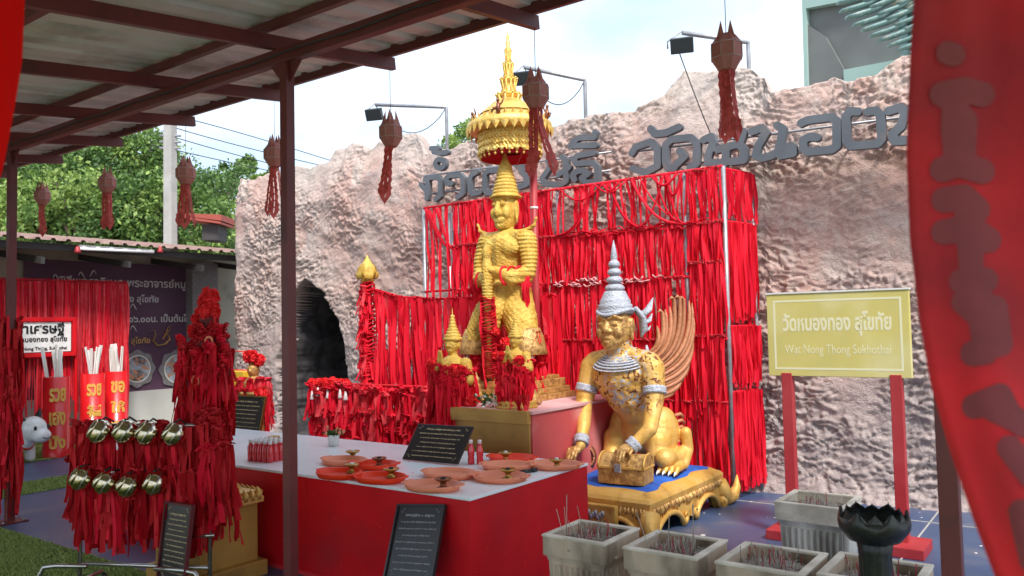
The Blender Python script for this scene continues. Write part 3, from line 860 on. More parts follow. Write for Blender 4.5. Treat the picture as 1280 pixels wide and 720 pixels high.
# ------------------------------------------------------------------ red banner close to the camera (right), bright cloth strip (left)
def surf_mb(fn, nu, nv, th=.0015):
    mb = MB(); vs = [fn(i/nu, j/nv) for j in range(nv+1) for i in range(nu+1)]
    fs = [(j*(nu+1)+i, j*(nu+1)+i+1, (j+1)*(nu+1)+i+1, (j+1)*(nu+1)+i) for j in range(nv) for i in range(nu)]
    return mb.add(vs, fs, True)
ED = [(-60, 1141), (0, 1142), (80, 1137), (150, 1134), (200, 1133), (300, 1137), (400, 1149), (480, 1163), (560, 1186), (640, 1213), (720, 1243), (800, 1275)]
def cloth_pt(px, py, off=0.):
    e = np.interp(py, [a for a, b in ED], [b for a, b in ED])
    u = (px-e)/260.
    d = .92+.05*math.sin(py/170.)+.028*math.sin(u*5+py/240.)+.012*math.sin(u*13+1)+.05*u*u - off
    if u < .05: d += .02*(1-u/.05)**2
    return at_d(px, py, d)
nb = thing('hanging_banner', 'long red cloth banner with dark brushed characters hanging close at the right edge', 'banner', (-.1, .95, 2.2))
def cf(u, v):
    py = -60+860*v; e = np.interp(py, [a for a, b in ED], [b for a, b in ED])
    return cloth_pt(e+260*u, py)
surf_mb(cf, 50, 90).build('banner_cloth', 'cloth_near', nb, world=True)
for px_ in (1165, 1290):
    a_ = cloth_pt(px_, -50); MB().tube([a_, Vector((a_.x, a_.y, rz_(a_.y)+.1))], .003, 5).build('hanging_cord', 'wire', nb, world=True)
BL = [([[(1185, 66), (1192, 68)]], 30),
      ([[(1178, 118), (1205, 112), (1228, 118)], [(1195, 118), (1192, 160), (1196, 200)], [(1178, 212), (1198, 205), (1228, 214)], [(1206, 150), (1204, 190)]], 32),
      ([[(1180, 250), (1205, 246), (1222, 262)], [(1180, 290), (1212, 284), (1236, 300)], [(1208, 250), (1214, 330)]], 32),
      ([[(1202, 352), (1232, 350)], [(1205, 378), (1232, 400)], [(1222, 360), (1232, 440), (1216, 442)], [(1244, 385), (1250, 430)]], 32),
      ([[(1218, 508), (1250, 495), (1262, 520)], [(1240, 510), (1285, 532)], [(1262, 560), (1290, 596)]], 32),
      ([[(1276, 640), (1290, 700)]], 32)]
for st, w in BL:
    mb = sdf_plate(st, w, .001, 4.0)
    mb.v = [tuple(cloth_pt(x, z, .0025+(.0 if y < 0 else -.0015))) for x, y, z in mb.v]
    mb.build('brushed_character', 'ink', nb, world=True)
lc = thing('hanging_cloth', 'bright red cloth hanging close at the top left corner of the view', 'cloth', (-1.1, .55, 2))
def lf(u, v):
    py = -80+330*v; e = np.interp(py, [-80, 0, 75, 125, 185, 215, 250], [36, 31, 28, 20, 9, 3, -14])
    return at_d(e-150*(1-u)*1.0, py, 1.25+.03*math.sin(u*7)+.02*math.sin(py/60.))
surf_mb(lf, 24, 30).build('cloth_panel', 'bright_cloth', lc, world=True)

# ================================================================== RIBBON FRAME behind the statues
FY = 6.95
fr = thing('ribbon_scaffold', 'tall steel frame hung all over with bright red ribbons in front of the rock wall', 'ribbon stand', (-4.45, FY, 0))
FX0, FX1, FZ = -6.3, -2.66, 2.99
def pole(a, b, r=.018, name='pole', m='steel_grey', par=fr):
    MB().tube([a, b], r, 8).build(name, m, par, world=True)
for x in (FX0, -5.87, -4.44, -3.80, -3.04, FX1):
    pole((x, FY+(.0 if x != -3.04 else .02), 0), (x, FY, FZ), .022 if x in (FX0, FX1, -3.04) else .016)
pole((-2.56, 7.40, 0), (-2.56, 7.40, FZ-.02), .02)
pole((FX0, 7.40, 0), (FX0, 7.40, FZ-.02), .02)
RZS = [FZ-.01, 2.49, 2.00, 1.42]
for z in RZS: pole((FX0 if z != 2.49 else -5.87, FY-.012, z), (FX1, FY-.012, z+.01), .013, 'rail', 'ribbon')
for z in (2.97, 2.49, 1.54, .95): pole((FX1, FY, z), (-2.56, 7.40, z), .013, 'rail', 'ribbon')
rg = random.Random(11)
stuff = MB(); knots = MB()
budget = [290]
def hang(x, y, z, L, share, par, st, key='ribbon', tilt=0., budget=budget, w=1.):
    if budget[0] > 0 and rg.random() < share:
        budget[0] -= 1
        one_ribbon(par, tuple(Vector((x, y, z))-par.location), L, key, (rg.uniform(-.02, .02), tilt), w)
    else:
        ribbon_mb(L, rg.uniform(.018, .032)*w, 7, rg.randrange(10**6), .016, m=T(x, y, z) @ RY(tilt) @ RZ(rg.uniform(-.5, .5)), mb=st)
def band(x0, x1, z0, z1, step, share=.3, gaps=(), yj=.02, raggedness=.08, y=FY, par=fr, st=stuff, tl=.03):
    x = x0
    while x < x1:
        x += step*.52*rg.uniform(.4, 1.6)
        if any(a < x < b and rg.random() < p for a, b, p in gaps): continue
        L = (z0-z1)*(1.02+rg.uniform(-raggedness, raggedness*.9))
        hang(x, y-.03+rg.uniform(-yj, yj), z0, L, share, par, st, tilt=rg.uniform(-tl, tl))
        if rg.random() < .4: knot(knots if par is fr else st, (x, y-.04, z0+.005), .016, rg.randrange(9999))
# top band: loose and draped
band(FX0+.03, -5.92, 2.97, 1.95, .045, .5, raggedness=.45, gaps=((-6.08, -5.96, .6),), tl=.06)
band(-5.84, -4.50, 2.97, 2.49, .020, .12, tl=.05)
band(-4.42, -3.06, 2.97, 2.50, .044, .4, gaps=((-4.40, -4.18, .6), (-3.95, -3.85, .8), (-3.78, -3.66, .5), (-3.42, -3.22, .6)), tl=.10)
band(-3.02, FX1-.03, 2.97, 2.49, .022, .3, tl=.06)
# second band
band(-5.84, -4.40, 2.49, 1.98, .019, .1); band(-4.42, -3.06, 2.48, 2.01, .019, .2, gaps=((-4.1, -4.0, .5), (-3.35, -3.3, .7)))
band(-4.42, -3.06, 2.0, 1.40, .018, .22, gaps=((-4.05, -3.9, .35), (-3.2, -3.1, .9)))
band(-4.6, -3.04, 1.42, .74, .018, .2, gaps=((-3.9, -3.8, .3),)); band(-4.6, -3.04, .85, .22, .02, .1)
band(-5.9, -4.4, 2.0, .9, .022, .05)
# dense right-hand panel
band(-3.01, FX1-.03, 2.48, 2.05, .013, .25, raggedness=.04); band(-3.01, FX1-.03, 2.12, 1.40, .014, .25, raggedness=.1)
band(-3.01, FX1-.03, 1.45, .78, .014, .25, raggedness=.12); band(-3.01, FX1-.03, .86, .1, .018, .2, raggedness=.2)
band(-3.2, -3.02, 1.42, .75, .02, .2)
# short return towards the wall
for z0, z1, st_ in ((2.96, 2.5, .035), (2.48, 1.56, .018), (1.54, .97, .016), (.95, .08, .015)):
    t = 0
    while t < 1:
        t += st_*rg.uniform(.6, 1.8)
        tt = min(t, 1)
        hang(FX1+.10*tt+.025, FY+.45*tt, z0, (z0-z1)*rg.uniform(.85, 1.03), .2, fr, stuff, tilt=rg.uniform(-.02, .02))
# draped swags
for k in range(13):
    x0 = rg.uniform(-4.4, -3.1); x1 = x0+rg.uniform(.18, .75)*rg.choice((-1, 1)); x1 = min(max(x1, -4.43), -3.04)
    z0 = 2.97; z1 = rg.choice((2.97, 2.5, 2.5)); sag = rg.uniform(.08, .3) if z1 > 2.9 else rg.uniform(.02, .12)
    pts = [(x0+(x1-x0)*t, FY-.05-.02*math.sin(t*3), z0+(z1-z0)*t**.8-sag*math.sin(PI*t)) for t in np.linspace(0, 1, 11)]
    stuff.tube(pts, rg.uniform(.008, .015), 5, flat=.9)
for k in range(14):
    x0 = rg.uniform(-6.25, -6.0); pts = [(x0+(FX0+.5-x0)*t, FY-.04, 2.95-.5*t-.12*math.sin(PI*t)) for t in np.linspace(0, 1, 9)]
    stuff.tube(pts, rg.uniform(.008, .014), 5, flat=.5)
for k in range(30):   # tangle on the rails
    x0 = rg.uniform(-4.4, -3.1); z = 2.49+rg.uniform(-.03, .03); w = rg.uniform(.1, .35)
    stuff.tube([(x0+w*t, FY-.05+rg.uniform(-.02, .02), z+rg.uniform(-.025, .025)) for t in np.linspace(0, 1, 6)], .01, 5, flat=.5)
pale = MB()
for k in range(26):   # faded knots along the lower rail
    x0 = rg.uniform(-4.5, -3.1) if k % 3 else rg.uniform(-4.5, -4.0); z = 2.0+rg.uniform(-.03, .03)
    pale.tube([(x0+.09*t, FY-.06+rg.uniform(-.01, .01), z+rg.uniform(-.02, .02)) for t in np.linspace(0, 1, 4)], .012, 5, flat=.6)
tag(stuff.build('ribbon_mass', 'ribbon', fr, world=True), kind='stuff')
tag(knots.build('ribbon_knot', 'ribbon_pale', fr, world=True), kind='stuff')
tag(pale.build('faded_knot', 'faded_pink', fr, world=True), kind='stuff')

# ------------------------------------------------------------------ ribbon fence with wound end post
FE = 6.3
fe = thing('ribbon_fence', 'waist-high fence of long red ribbons left of the big golden statue', 'ribbon fence', (-5.5, FE, 0))
top_pts = [(470, 362), (500, 371), (545, 374), (600, 372), (665, 370)]
tp = [at_y(x, y, FE) for x, y in top_pts]
MB().tube(tp, .012, 6).build('rail', 'ribbon', fe, world=True)
p0, p1 = tp[0], tp[-1]
MB().tube([(p0.x, FE, 1.35), (p1.x, FE, 1.3)], .012, 6).build('rail', 'ribbon', fe, world=True)
for x in (-5.7, -4.9): MB().tube([(x, FE+.02, 0), (x, FE+.02, 1.9)], .014, 6).build('fence_post', 'steel_grey', fe, world=True)
fst = MB(); fb = [200]
def topz(x): return float(np.interp(x, [p.x for p in tp], [p.z for p in tp]))
x = p0.x
while x < p1.x+.3:
    x += .0095*rg.uniform(.4, 1.7); z = topz(min(x, p1.x))
    if rg.random() < .65: hang(x, FE-.03+rg.uniform(-.02, .02), z, z-rg.uniform(.75, .95) if rg.random() < .7 else rg.uniform(.4, .7), .5, fe, fst, rg.choice(('ribbon', 'ribbon', 'ribbon_pale')), tilt=rg.uniform(-.04, .04), budget=fb, w=1.5)
    if rg.random() < .7: hang(x, FE-.02+rg.uniform(-.02, .02), 1.35, rg.uniform(.5, .65), .25, fe, fst, tilt=rg.uniform(-.03, .03), budget=fb, w=1.5)
    if rg.random() < .3: knot(fst, (x, FE-.04, z), .018, rg.randrange(9999))
tag(fst.build('ribbon_mass', 'ribbon', fe, world=True), kind='stuff')
ep = thing('finial_post', 'ribbon-wound post topped with a golden lotus bud at the left end of the ribbon fence', 'post', (-6.56, FE-.02, 0))
MB().tube([(0, 0, 0), (0, 0, 2.12)], .05, 10).build('post_core', 'ribbon_dark', ep)
for k in range(44):
    z = .25+k*.043; a = rg.uniform(0, 6); me = rg.choice(BUNCH['ribbon' if k % 3 else 'ribbon_pale'])
    link('ribbon_bunch', me, ep, (.06*math.cos(a)*.8, -.05+.02*math.sin(a), z), (0, 0, a), (.75, .75, .55))
wp = MB()
for k in range(60):
    z = .2+k*.032; wp.tube([(.075*math.cos(t), .075*math.sin(t), z+.02*math.sin(2*t+k)) for t in np.linspace(0, 6.2, 12)], .014, 5, flat=.5)
tag(wp.build('ribbon_winding', 'ribbon', ep), kind='stuff')
bud = MB()
bud.lathe([(.05, 2.10), (.085, 2.12), (.07, 2.14), (.10, 2.17), (.115, 2.22), (.09, 2.28), (.045, 2.33), (.015, 2.38), (.004, 2.41)], 18)
bud.build('lotus_bud', 'gold_yellow', ep)
for rr, z0, hh, n_ in ((.118, 2.14, .12, 6), (.10, 2.17, .15, 6)):
    pm = MB()
    for k in range(n_):
        a = 2*PI*k/n_+(z0*9)
        m = RZ(a)
        pm.add([(rr*.9, -.04, z0), (rr*1.05, -.055, z0+hh*.45), (rr*.75, 0, z0+hh), (rr*1.05, .055, z0+hh*.45), (rr*.9, .04, z0), (rr*1.12, 0, z0+hh*.4)],
               [(0, 1, 5), (1, 2, 5), (2, 3, 5), (3, 4, 5), (4, 0, 5)], True, m)
    pm.build('petal', 'gold_yellow', ep)

# ------------------------------------------------------------------ low rail crowded with ribbon bunches
lr = thing('ribbon_rail', 'low two-tier rail crowded with tied bunches of red ribbon behind the offering table', 'ribbon rail', (-5.5, 5.6, 0))
for z in (1.03, .76, .45): MB().tube([(-6.62, 5.6, z), (-4.35, 5.6, z)], .014, 6).build('rail', 'ribbon_dark', lr, world=True)
for x in (-6.6, -5.5, -4.4): MB().tube([(x, 5.62, 0), (x, 5.62, 1.05)], .016, 6).build('rail_post', 'steel_red', lr, world=True)
for z, n_, sc in ((1.02, 26, 1.0), (.97, 22, .9), (.77, 26, .95), (.72, 22, .85), (.50, 24, .9), (.62, 20, .9)):
    for k in range(n_):
        x = -6.6+2.2*(k+rg.uniform(.1, .9))/n_
        link('ribbon_bunch', rg.choice(BUNCH['ribbon' if rg.random() < .6 else 'ribbon_pale']), lr, (x+5.5, -.04-rg.uniform(0, .10), z+rg.uniform(-.03, .02)), (0, 0, rg.uniform(-.8, .8)), (rg.uniform(.9, 1.4), rg.uniform(.9, 1.3), sc*rg.uniform(.75, 1.05)))
for k in range(9): pompom(lr, (-1.08+k*.065+rg.uniform(-.01, .01), -.10, 1.05+rg.uniform(-.015, .015)), .045)
for k in range(8): pompom(lr, (-1.05+k*.07, -.12, .93+rg.uniform(-.03, .03)), .035)
for x in (-1.02, -.93, -.78, -.60, -.52): MB().lathe([(.008, 0), (.024, -.08), (.02, -.09)], 8, c=(x, -.15, 1.0+rg.uniform(-.04, 0))).build('white_tassel', 'clear_plastic', lr)

# ------------------------------------------------------------------ altar
AX0, AX1, AY0, AY1, AZ = -4.28, -3.47, 5.0, 6.45, .94
al = thing('altar_block', 'altar block under the big golden statue with gold front and faded red side', 'altar', (-3.9, 5.0, 0))
MB().box(((AX0+AX1)/2, (AY0+AY1)/2, (AZ-.03)/2), (AX1-AX0, AY1-AY0, AZ-.03)).build('side_panel', 'pink_box', al, world=True)
MB().box(((AX0+AX1)/2, (AY0+AY1)/2, AZ-.013), (AX1-AX0+.03, AY1-AY0+.03, .026), bev=.004).build('top_board', 'pink_top', al, world=True)
mb = MB()
for z0, z1, o in ((0, .18, .05), (.18, .26, .035), (.26, .50, .02), (.50, .58, .03), (.58, .84, .018), (.84, .942, .045)):
    mb.box(((AX0+AX1)/2-.02, AY0-o/2, (z0+z1)/2), (AX1-AX0+o*.4, o, z1-z0-.002), bev=.004)
mb.build('gold_front', 'gold_flat', al, world=True)

# big golden standing guardian
GX, GY, GZ = -4.30, 5.85, AZ
pd = thing('stepped_pedestal', 'golden stepped pedestal under the big standing guardian statue', 'pedestal', (GX, GY, GZ))
for sx, sy, z0, z1 in ((.92, .80, 0, .05), (.84, .72, .05, .10), (.78, .66, .10, .17), (.70, .58, .17, .20)):
    MB().box((0, 0, (z0+z1)/2), (sx, sy, z1-z0-.001), bev=.006).build('step', 'gold_leaf', pd)
def scales(co):
    z = co[:, 2]; a = np.arctan2(co[:, 0], -co[:, 1])
    r = np.zeros(len(co))
    m = (z > .98) & (z < 1.47) & (np.abs(co[:, 0]) < .2)
    r += m*.004*np.clip(np.sin(z*110)*np.cos(co[:, 0]*90+np.floor(z*110/PI)*PI/2), -.5, 1)
    arm = (np.abs(co[:, 0]) > .2) & (z > .95)
    r += arm*.004*np.sin(z*170)
    leg = (z < .92) & (z > .35)
    r += leg*.003*np.sin(z*120)*np.cos(co[:, 0]*110)
    return r
gs = thing('guardian_statue', 'big yellow-gold standing guardian statue in a pointed crown holding a ribbon-wound club', 'statue', (GX, GY, GZ+.20))
B = Body()
# all in local metres, facing -y ; feet at z=0
B.chain([(0, 0, .88), (0, -.01, 1.00), (0, 0, 1.14), (0, .01, 1.29), (0, 0, 1.37)], [.150, .140, .158, .178, .12])
B.ell((-.09, -.085, 1.27), (.11, .08, .10)).ell((.09, -.085, 1.27), (.11, .08, .10)).ell((0, -.02, 1.02), (.165, .14, .07)).ell((0, 0, .93), (.19, .155, .07))
B.chain([(0, .01, 1.38), (0, -.005, 1.50)], [.085, .075])
for s_ in (-1, 1):
    B.chain([(s_*.07, 0, 1.38), (s_*.215, 0, 1.345)], [.09, .105])
    B.chain([(s_*.235, 0, 1.33), (s_*.275, -.03, 1.17), (s_*.285, -.05, 1.04)], [.092, .078, .064])
    B.chain([(s_*.285, -.05, 1.03), (s_*.19, -.19, 1.00), (s_*.045, -.265, 1.02+.03*s_)], [.062, .052, .042])
    # flared shoulder point
    B.chain([(s_*.20, 0, 1.43), (s_*.30, 0, 1.475), (s_*.345, 0, 1.53)], [.035, .022, .008])
    # thigh in ballooning trousers, shin, boot
    B.chain([(s_*.10, 0, .88), (s_*.19, -.07, .68), (s_*.27, -.12, .50)], [.150, .155, .135])
    B.ell((s_*.30, -.10, .44), (.14, .15, .11)).ell((s_*.17, -.06, .72), (.15, .165, .17))
    B.chain([(s_*.28, -.10, .42), (s_*.27, -.03, .22), (s_*.25, 0, .06)], [.095, .070, .058])
    B.chain([(s_*.25, .04, .045), (s_*.28, -.10, .04), (s_*.29, -.19, .035)], [.055, .052, .035])
    for z in (.12, .20, .28): B.ell((s_*.265, -.01, z), (.078, .078, .022))
# skirt flaps over the trousers
B.chain([(0, -.12, .90), (0, -.19, .74), (0, -.20, .62)], [.09, .075, .045])
B.chain([(-.15, -.05, .90), (-.26, -.05, .78)], [.10, .05]).chain([(.15, -.05, .90), (.26, -.05, .78)], [.10, .05])
B.build('armour_body', 'gold_yellow', gs, .0075, 3, scales)
H = Body()
H.ell((0, -.005, 1.585), (.100, .112, .118)).ell((0, -.045, 1.525), (.078, .072, .06)).ell((0, -.075, 1.50), (.045, .04, .035))
H.chain([(0, -.118, 1.605), (0, -.134, 1.568)], [.018, .028]).ell((-.022, -.128, 1.562), (.018, .018, .015)).ell((.022, -.128, 1.562), (.018, .018, .015))
for s_ in (-1, 1):
    H.chain([(s_*.012, -.112, 1.632), (s_*.045, -.108, 1.650), (s_*.082, -.08, 1.640)], [.014, .016, .010])    # brow
    H.ell((s_*.043, -.106, 1.610), (.026, .018, .012))                                                          # bulging eye
    H.ell((s_*.060, -.085, 1.565), (.036, .035, .032))                                                          # cheek
    H.ell((s_*.105, .005, 1.585), (.016, .032, .050)).ell((s_*.110, .0, 1.54), (.012, .016, .030))              # ear
    H.chain([(s_*.028, -.118, 1.522), (s_*.036, -.122, 1.535)], [.008, .004])                                   # tusk
H.chain([(-.050, -.098, 1.532), (-.02, -.122, 1.526), (.02, -.122, 1.526), (.050, -.098, 1.532)], [.010, .014, .014, .010])
H.chain([(-.040, -.095, 1.508), (0, -.118, 1.500), (.040, -.095, 1.508)], [.010, .013, .010])
H.build('head', 'gold_yellow', gs, .0052, 1)
for s_, z in ((-1, .985), (1, 1.05)):
    hb = Body(); fist(hb, (s_*.035, -.285, z), (-s_*.6, -.8, 0), .046, s_)
    hb.build('hand', 'gold_yellow', gs, .005, 2)
cr = MB()
prof = [(.118, 1.640)]
def ringprof(r, z, h, b): return [(r, z), (r+b, z+h*.25), (r+b, z+h*.6), (r-.002, z+h)]
z = 1.645; prof += [(.150, z), (.155, z+.012), (.128, z+.03), (.122, z+.04)]
z += .04; r = .118
for k in range(8):
    prof += ringprof(r, z, .032, .007); z += .034; r *= (.885 if k > 3 else .93)
for k in range(6):
    prof += ringprof(r, z, .02, .004); z += .022; r *= .76
prof += [(.006, z), (.002, z+.07)]
cr.lathe(prof, 28); cr.build('pointed_crown', 'gold_yellow', gs)
cl = MB(); cl.lathe([(.018, .0), (.03, .02), (.032, .3), (.036, .7), (.042, .90), (.030, .93), (.046, .97), (.046, 1.12), (.034, 1.15), (.040, 1.18), (.046, 1.22), (.030, 1.26), (.01, 1.29)], 14, c=(0, -.30, 0))
for k in range(9): cl.lathe([(.046, 0), (.053, .008), (.046, .016)], 14, c=(0, -.30, .86+k*.018), caps=False)
cl.build('club', 'gold_yellow', gs)
wr = MB()
for k in range(38):
    z = .02+k*.023; wr.tube([(.058*math.cos(t), -.30+.058*math.sin(t), z+.012*math.sin(2*t+k)) for t in np.linspace(0, 6.2, 12)], .012, 5, flat=.5)
wr.build('ribbon_winding', 'ribbon_dark', gs)
for k in range(26):
    a = rg.uniform(0, 6); one_ribbon(gs, (.055*math.cos(a), -.30+.055*math.sin(a), rg.uniform(.5, .95)), rg.uniform(.3, .6), rg.choice(('ribbon', 'ribbon_dark')))
for s_ in (-1, 1):
    tw = MB()
    for k in range(3):
        c0 = Vector((s_*.14, -.225, 1.0+.02*s_)) + Vector((s_*.05*k, .045*k, 0))
        tw.tube([(c0.x+.01*math.cos(t), c0.y+.055*math.cos(t), c0.z+.06*math.sin(t)) for t in np.linspace(0, 6.28, 14)], .010, 5)
    tw.build('wrist_ribbon', 'ribbon', gs)
    for k in range(7): one_ribbon(gs, (s_*(.26+.02*k*.5), -.10+rg.uniform(-.05, .05), 1.0), rg.uniform(.15, .35), 'ribbon')
for p, r in (((.36, -.12, .50), .085), ((.35, -.14, .40), .06), ((-.40, -.10, .50), .06), ((-.42, -.08, .40), .05), ((.32, -.2, .14), .05), ((-.3, -.2, .12), .05)):
    pompom(gs, p, r)
for x, z in ((.37, .37), (-.40, .33), (-.36, .35)): MB().lathe([(.008, 0), (.024, -.07), (.02, -.08)], 8, c=(x, -.16, z)).build('white_tassel', 'clear_plastic', gs)

for s_ in (-1, 1):
    cu_ = MB(); cu_.lathe([(.115, .60), (.150, .52), (.165, .44), (.185, .36), (.178, .35), (.08, .42)], 20, T(s_*.285, -.10, 0)); cu_.build('trouser_cuff', 'gold_leaf', gs)
for k in range(26):
    a = rg.uniform(-3.4, .3); r = rg.uniform(.26, .36)
    link('ribbon_bunch', rg.choice(BUNCH['ribbon']), gs, (r*1.1*math.cos(a), r*.8*math.sin(a), rg.uniform(.12, .55)), (0, 0, a+PI/2), (.8, .8, rg.uniform(.4, .7)))
for k in range(9):
    a = rg.uniform(-3.2, .1); pompom(gs, (.34*math.cos(a), .30*math.sin(a), rg.uniform(.3, .75)), rg.uniform(.03, .05))
ZM = ([0, .38, .90, 1.02, 1.42, 1.49, 1.645, 2.20], [0, .21, .72, .91, 1.29, 1.33, 1.61, 2.13])
seen_ = set()
for c in kids(gs):
    if c.type != 'MESH': continue
    if c.location.length > 1e-6: c.location.z = float(np.interp(c.location.z, *ZM)); continue
    if c.data.name in seen_: continue
    seen_.add(c.data.name)
    hd = c.name.startswith('head')
    for v in c.data.vertices:
        v.co.z = float(np.interp(v.co.z, *ZM))
        if hd: v.co.x *= 1.12; v.co.y *= 1.05
gs.scale = (.97, 1.0, 1)
# tiered umbrella on a red pole
ux = at_y(637, 160, GY+.1); UX = ux.x; UY = GY+.10
um = thing('tiered_umbrella', 'golden tiered ceremonial umbrella on a red pole above the big guardian statue', 'umbrella', (UX, UY, 0))
def zpx(y, x=637): return at_y(x, y, UY).z
pp = at_y(667, 240, UY+.25)
MB().tube([(pp.x, UY+.25, 0.3), (pp.x, UY+.25, zpx(172))], .036, 12).build('pole', 'sign_red', um, world=True)
MB().tube([(pp.x, UY+.25, zpx(172)-.02), (UX, UY, zpx(172))], .03, 8).build('pole_arm', 'sign_red', um, world=True)
MB().lathe([(.038, 0), (.042, .01), (.038, .02)], 12, c=(pp.x, UY+.25, zpx(259)), caps=False).build('pole_ring', 'white', um, world=True)
dz = zpx(165)
m_ = MB(); m_.lathe([(.10, dz+.30), (.20, dz+.22), (.27, dz+.15), (.33, dz+.10), (.392, dz+.065), (.395, dz+.02), (.37, dz-.01), (.30, dz-.02)], 40, c=(UX, UY, 0)); m_.build('canopy', 'gold_bright', um, world=True)
m_ = MB(); m_.lathe([(.118, dz+.285), (.21, dz+.215), (.28, dz+.150)], 40, c=(UX, UY, .006), caps=False); m_.build('canopy_band', 'gold_paint', um, world=True)
drum = MB(); nb_ = 48
vs = []; rows = 9
for i in range(rows+1):
    for k in range(nb_*2):
        a = PI*k/nb_; r_ = .285+.006*((i+k) % 2)
        z = dz-.01-.19*i/rows - (.02 if (k % 8 < 4 and i == rows) else 0)
        vs.append((UX+r_*math.cos(a), UY+r_*math.sin(a), z))
N2 = nb_*2
drum.add(vs, [(i*N2+k, i*N2+(k+1) % N2, (i+1)*N2+(k+1) % N2, (i+1)*N2+k) for i in range(rows) for k in range(N2)]); drum.build('gold_valance', 'gold_bright', um, world=True)
m_ = MB(); m_.lathe([(.272, dz-.15), (.275, dz-.255), (.10, dz-.20)], 40, c=(UX, UY, 0), caps=False); m_.build('dark_red_lining', 'ribbon_dark', um, world=True)
orn = MB()
for k in range(26):
    a = 2*PI*k/26
    for dzz, rr, s_ in ((-.205, .286, .028), (-.245, .276, .016)):
        orn.ell((UX+rr*math.cos(a), UY+rr*math.sin(a), dz+dzz), (s_*.8, s_*.8, s_), 6, k=4)
for k in range(30):     # rim leaves hanging and standing
    a = 2*PI*k/30; m = T(UX, UY, dz) @ RZ(a)
    orn.add([(.385, -.04, .02), (.40, 0, -.055), (.385, .04, .02), (.41, 0, .02)], [(0, 1, 3), (1, 2, 3), (2, 0, 3)], False, m)
    orn.add([(.33, -.02, .10), (.36, 0, .145), (.33, .02, .10), (.345, 0, .09)], [(0, 1, 3), (1, 2, 3), (2, 0, 3)], False, m)
for k in range(60):
    a = 2*PI*k/60
    for q in range(3): orn.ell((UX+.292*math.cos(a), UY+.292*math.sin(a), dz-.04-.055*q), (.012, .012, .016), 5, k=3)
tag(orn.build('ornament', 'gold_bright', um, world=True), kind='stuff')
for k in range(4):      # little standing figures on the rim
    a = R(200)+k*PI/2; m = T(UX, UY, dz) @ RZ(a)
    f_ = MB(); f_.tube([(.35, 0, .08), (.36, 0, .13), (.36, 0, .19)], [.018, .024, .012], 6, m=m).tube([(.35, 0, .15), (.32, .03, .2), (.33, .05, .25)], [.01, .008, .004], 5, m=m).tube([(.36, 0, .14), (.40, -.03, .13), (.39, -.05, .09)], [.012, .01, .008], 5, m=m)
    f_.ell((.362, 0, .205), (.016, .016, .018), 6, m=m, k=4); f_.build('rim_figure', 'bronze', um, world=True)
tiers = [(142, .165), (120, .112), (100, .076), (81, .050), (64, .032)]
zs = [dz+.27]+[zpx(y) for y, r in tiers]
for i, (py, r) in enumerate(tiers):
    zt = zpx(py); zb = dz+.26 if i == 0 else zpx(tiers[i-1][0])+.012
    h = zt-zb
    t_ = MB(); t_.lathe([(r*1.0, zb), (r*.78, zb+h*.25), (r*.66, zb+h*.55), (r*.72, zb+h*.8), (r*.95, zt-.012), (r*1.05, zt), (r*1.05, zt+.010), (r*.55, zt+.02)], 24, c=(UX, UY, 0))
    for k in range(10):
        a = 2*PI*k/10; t_.tube([(UX+r*.95*math.cos(a), UY+r*.95*math.sin(a), zb), (UX+r*.80*math.cos(a), UY+r*.80*math.sin(a), zb+h*.45), (UX+r*1.0*math.cos(a), UY+r*1.0*math.sin(a), zt)], [.012*r/.1+.002, .006*r/.1+.002, .012*r/.1], 5)
        t_.ell((UX+r*1.05*math.cos(a), UY+r*1.05*math.sin(a), zt+.014), (.010*r/.08+.002,)*3, 5, k=3)
    t_.build('tier', 'gold_bright', um, world=True)
zt = zpx(64)
MB().lathe([(.022, zt), (.028, zt+.03), (.016, zt+.05), (.024, zt+.08), (.012, zt+.11), (.016, zt+.13), (.002, zt+.19)], 14, c=(UX, UY, 0)).build('finial', 'gold_bright', um, world=True)

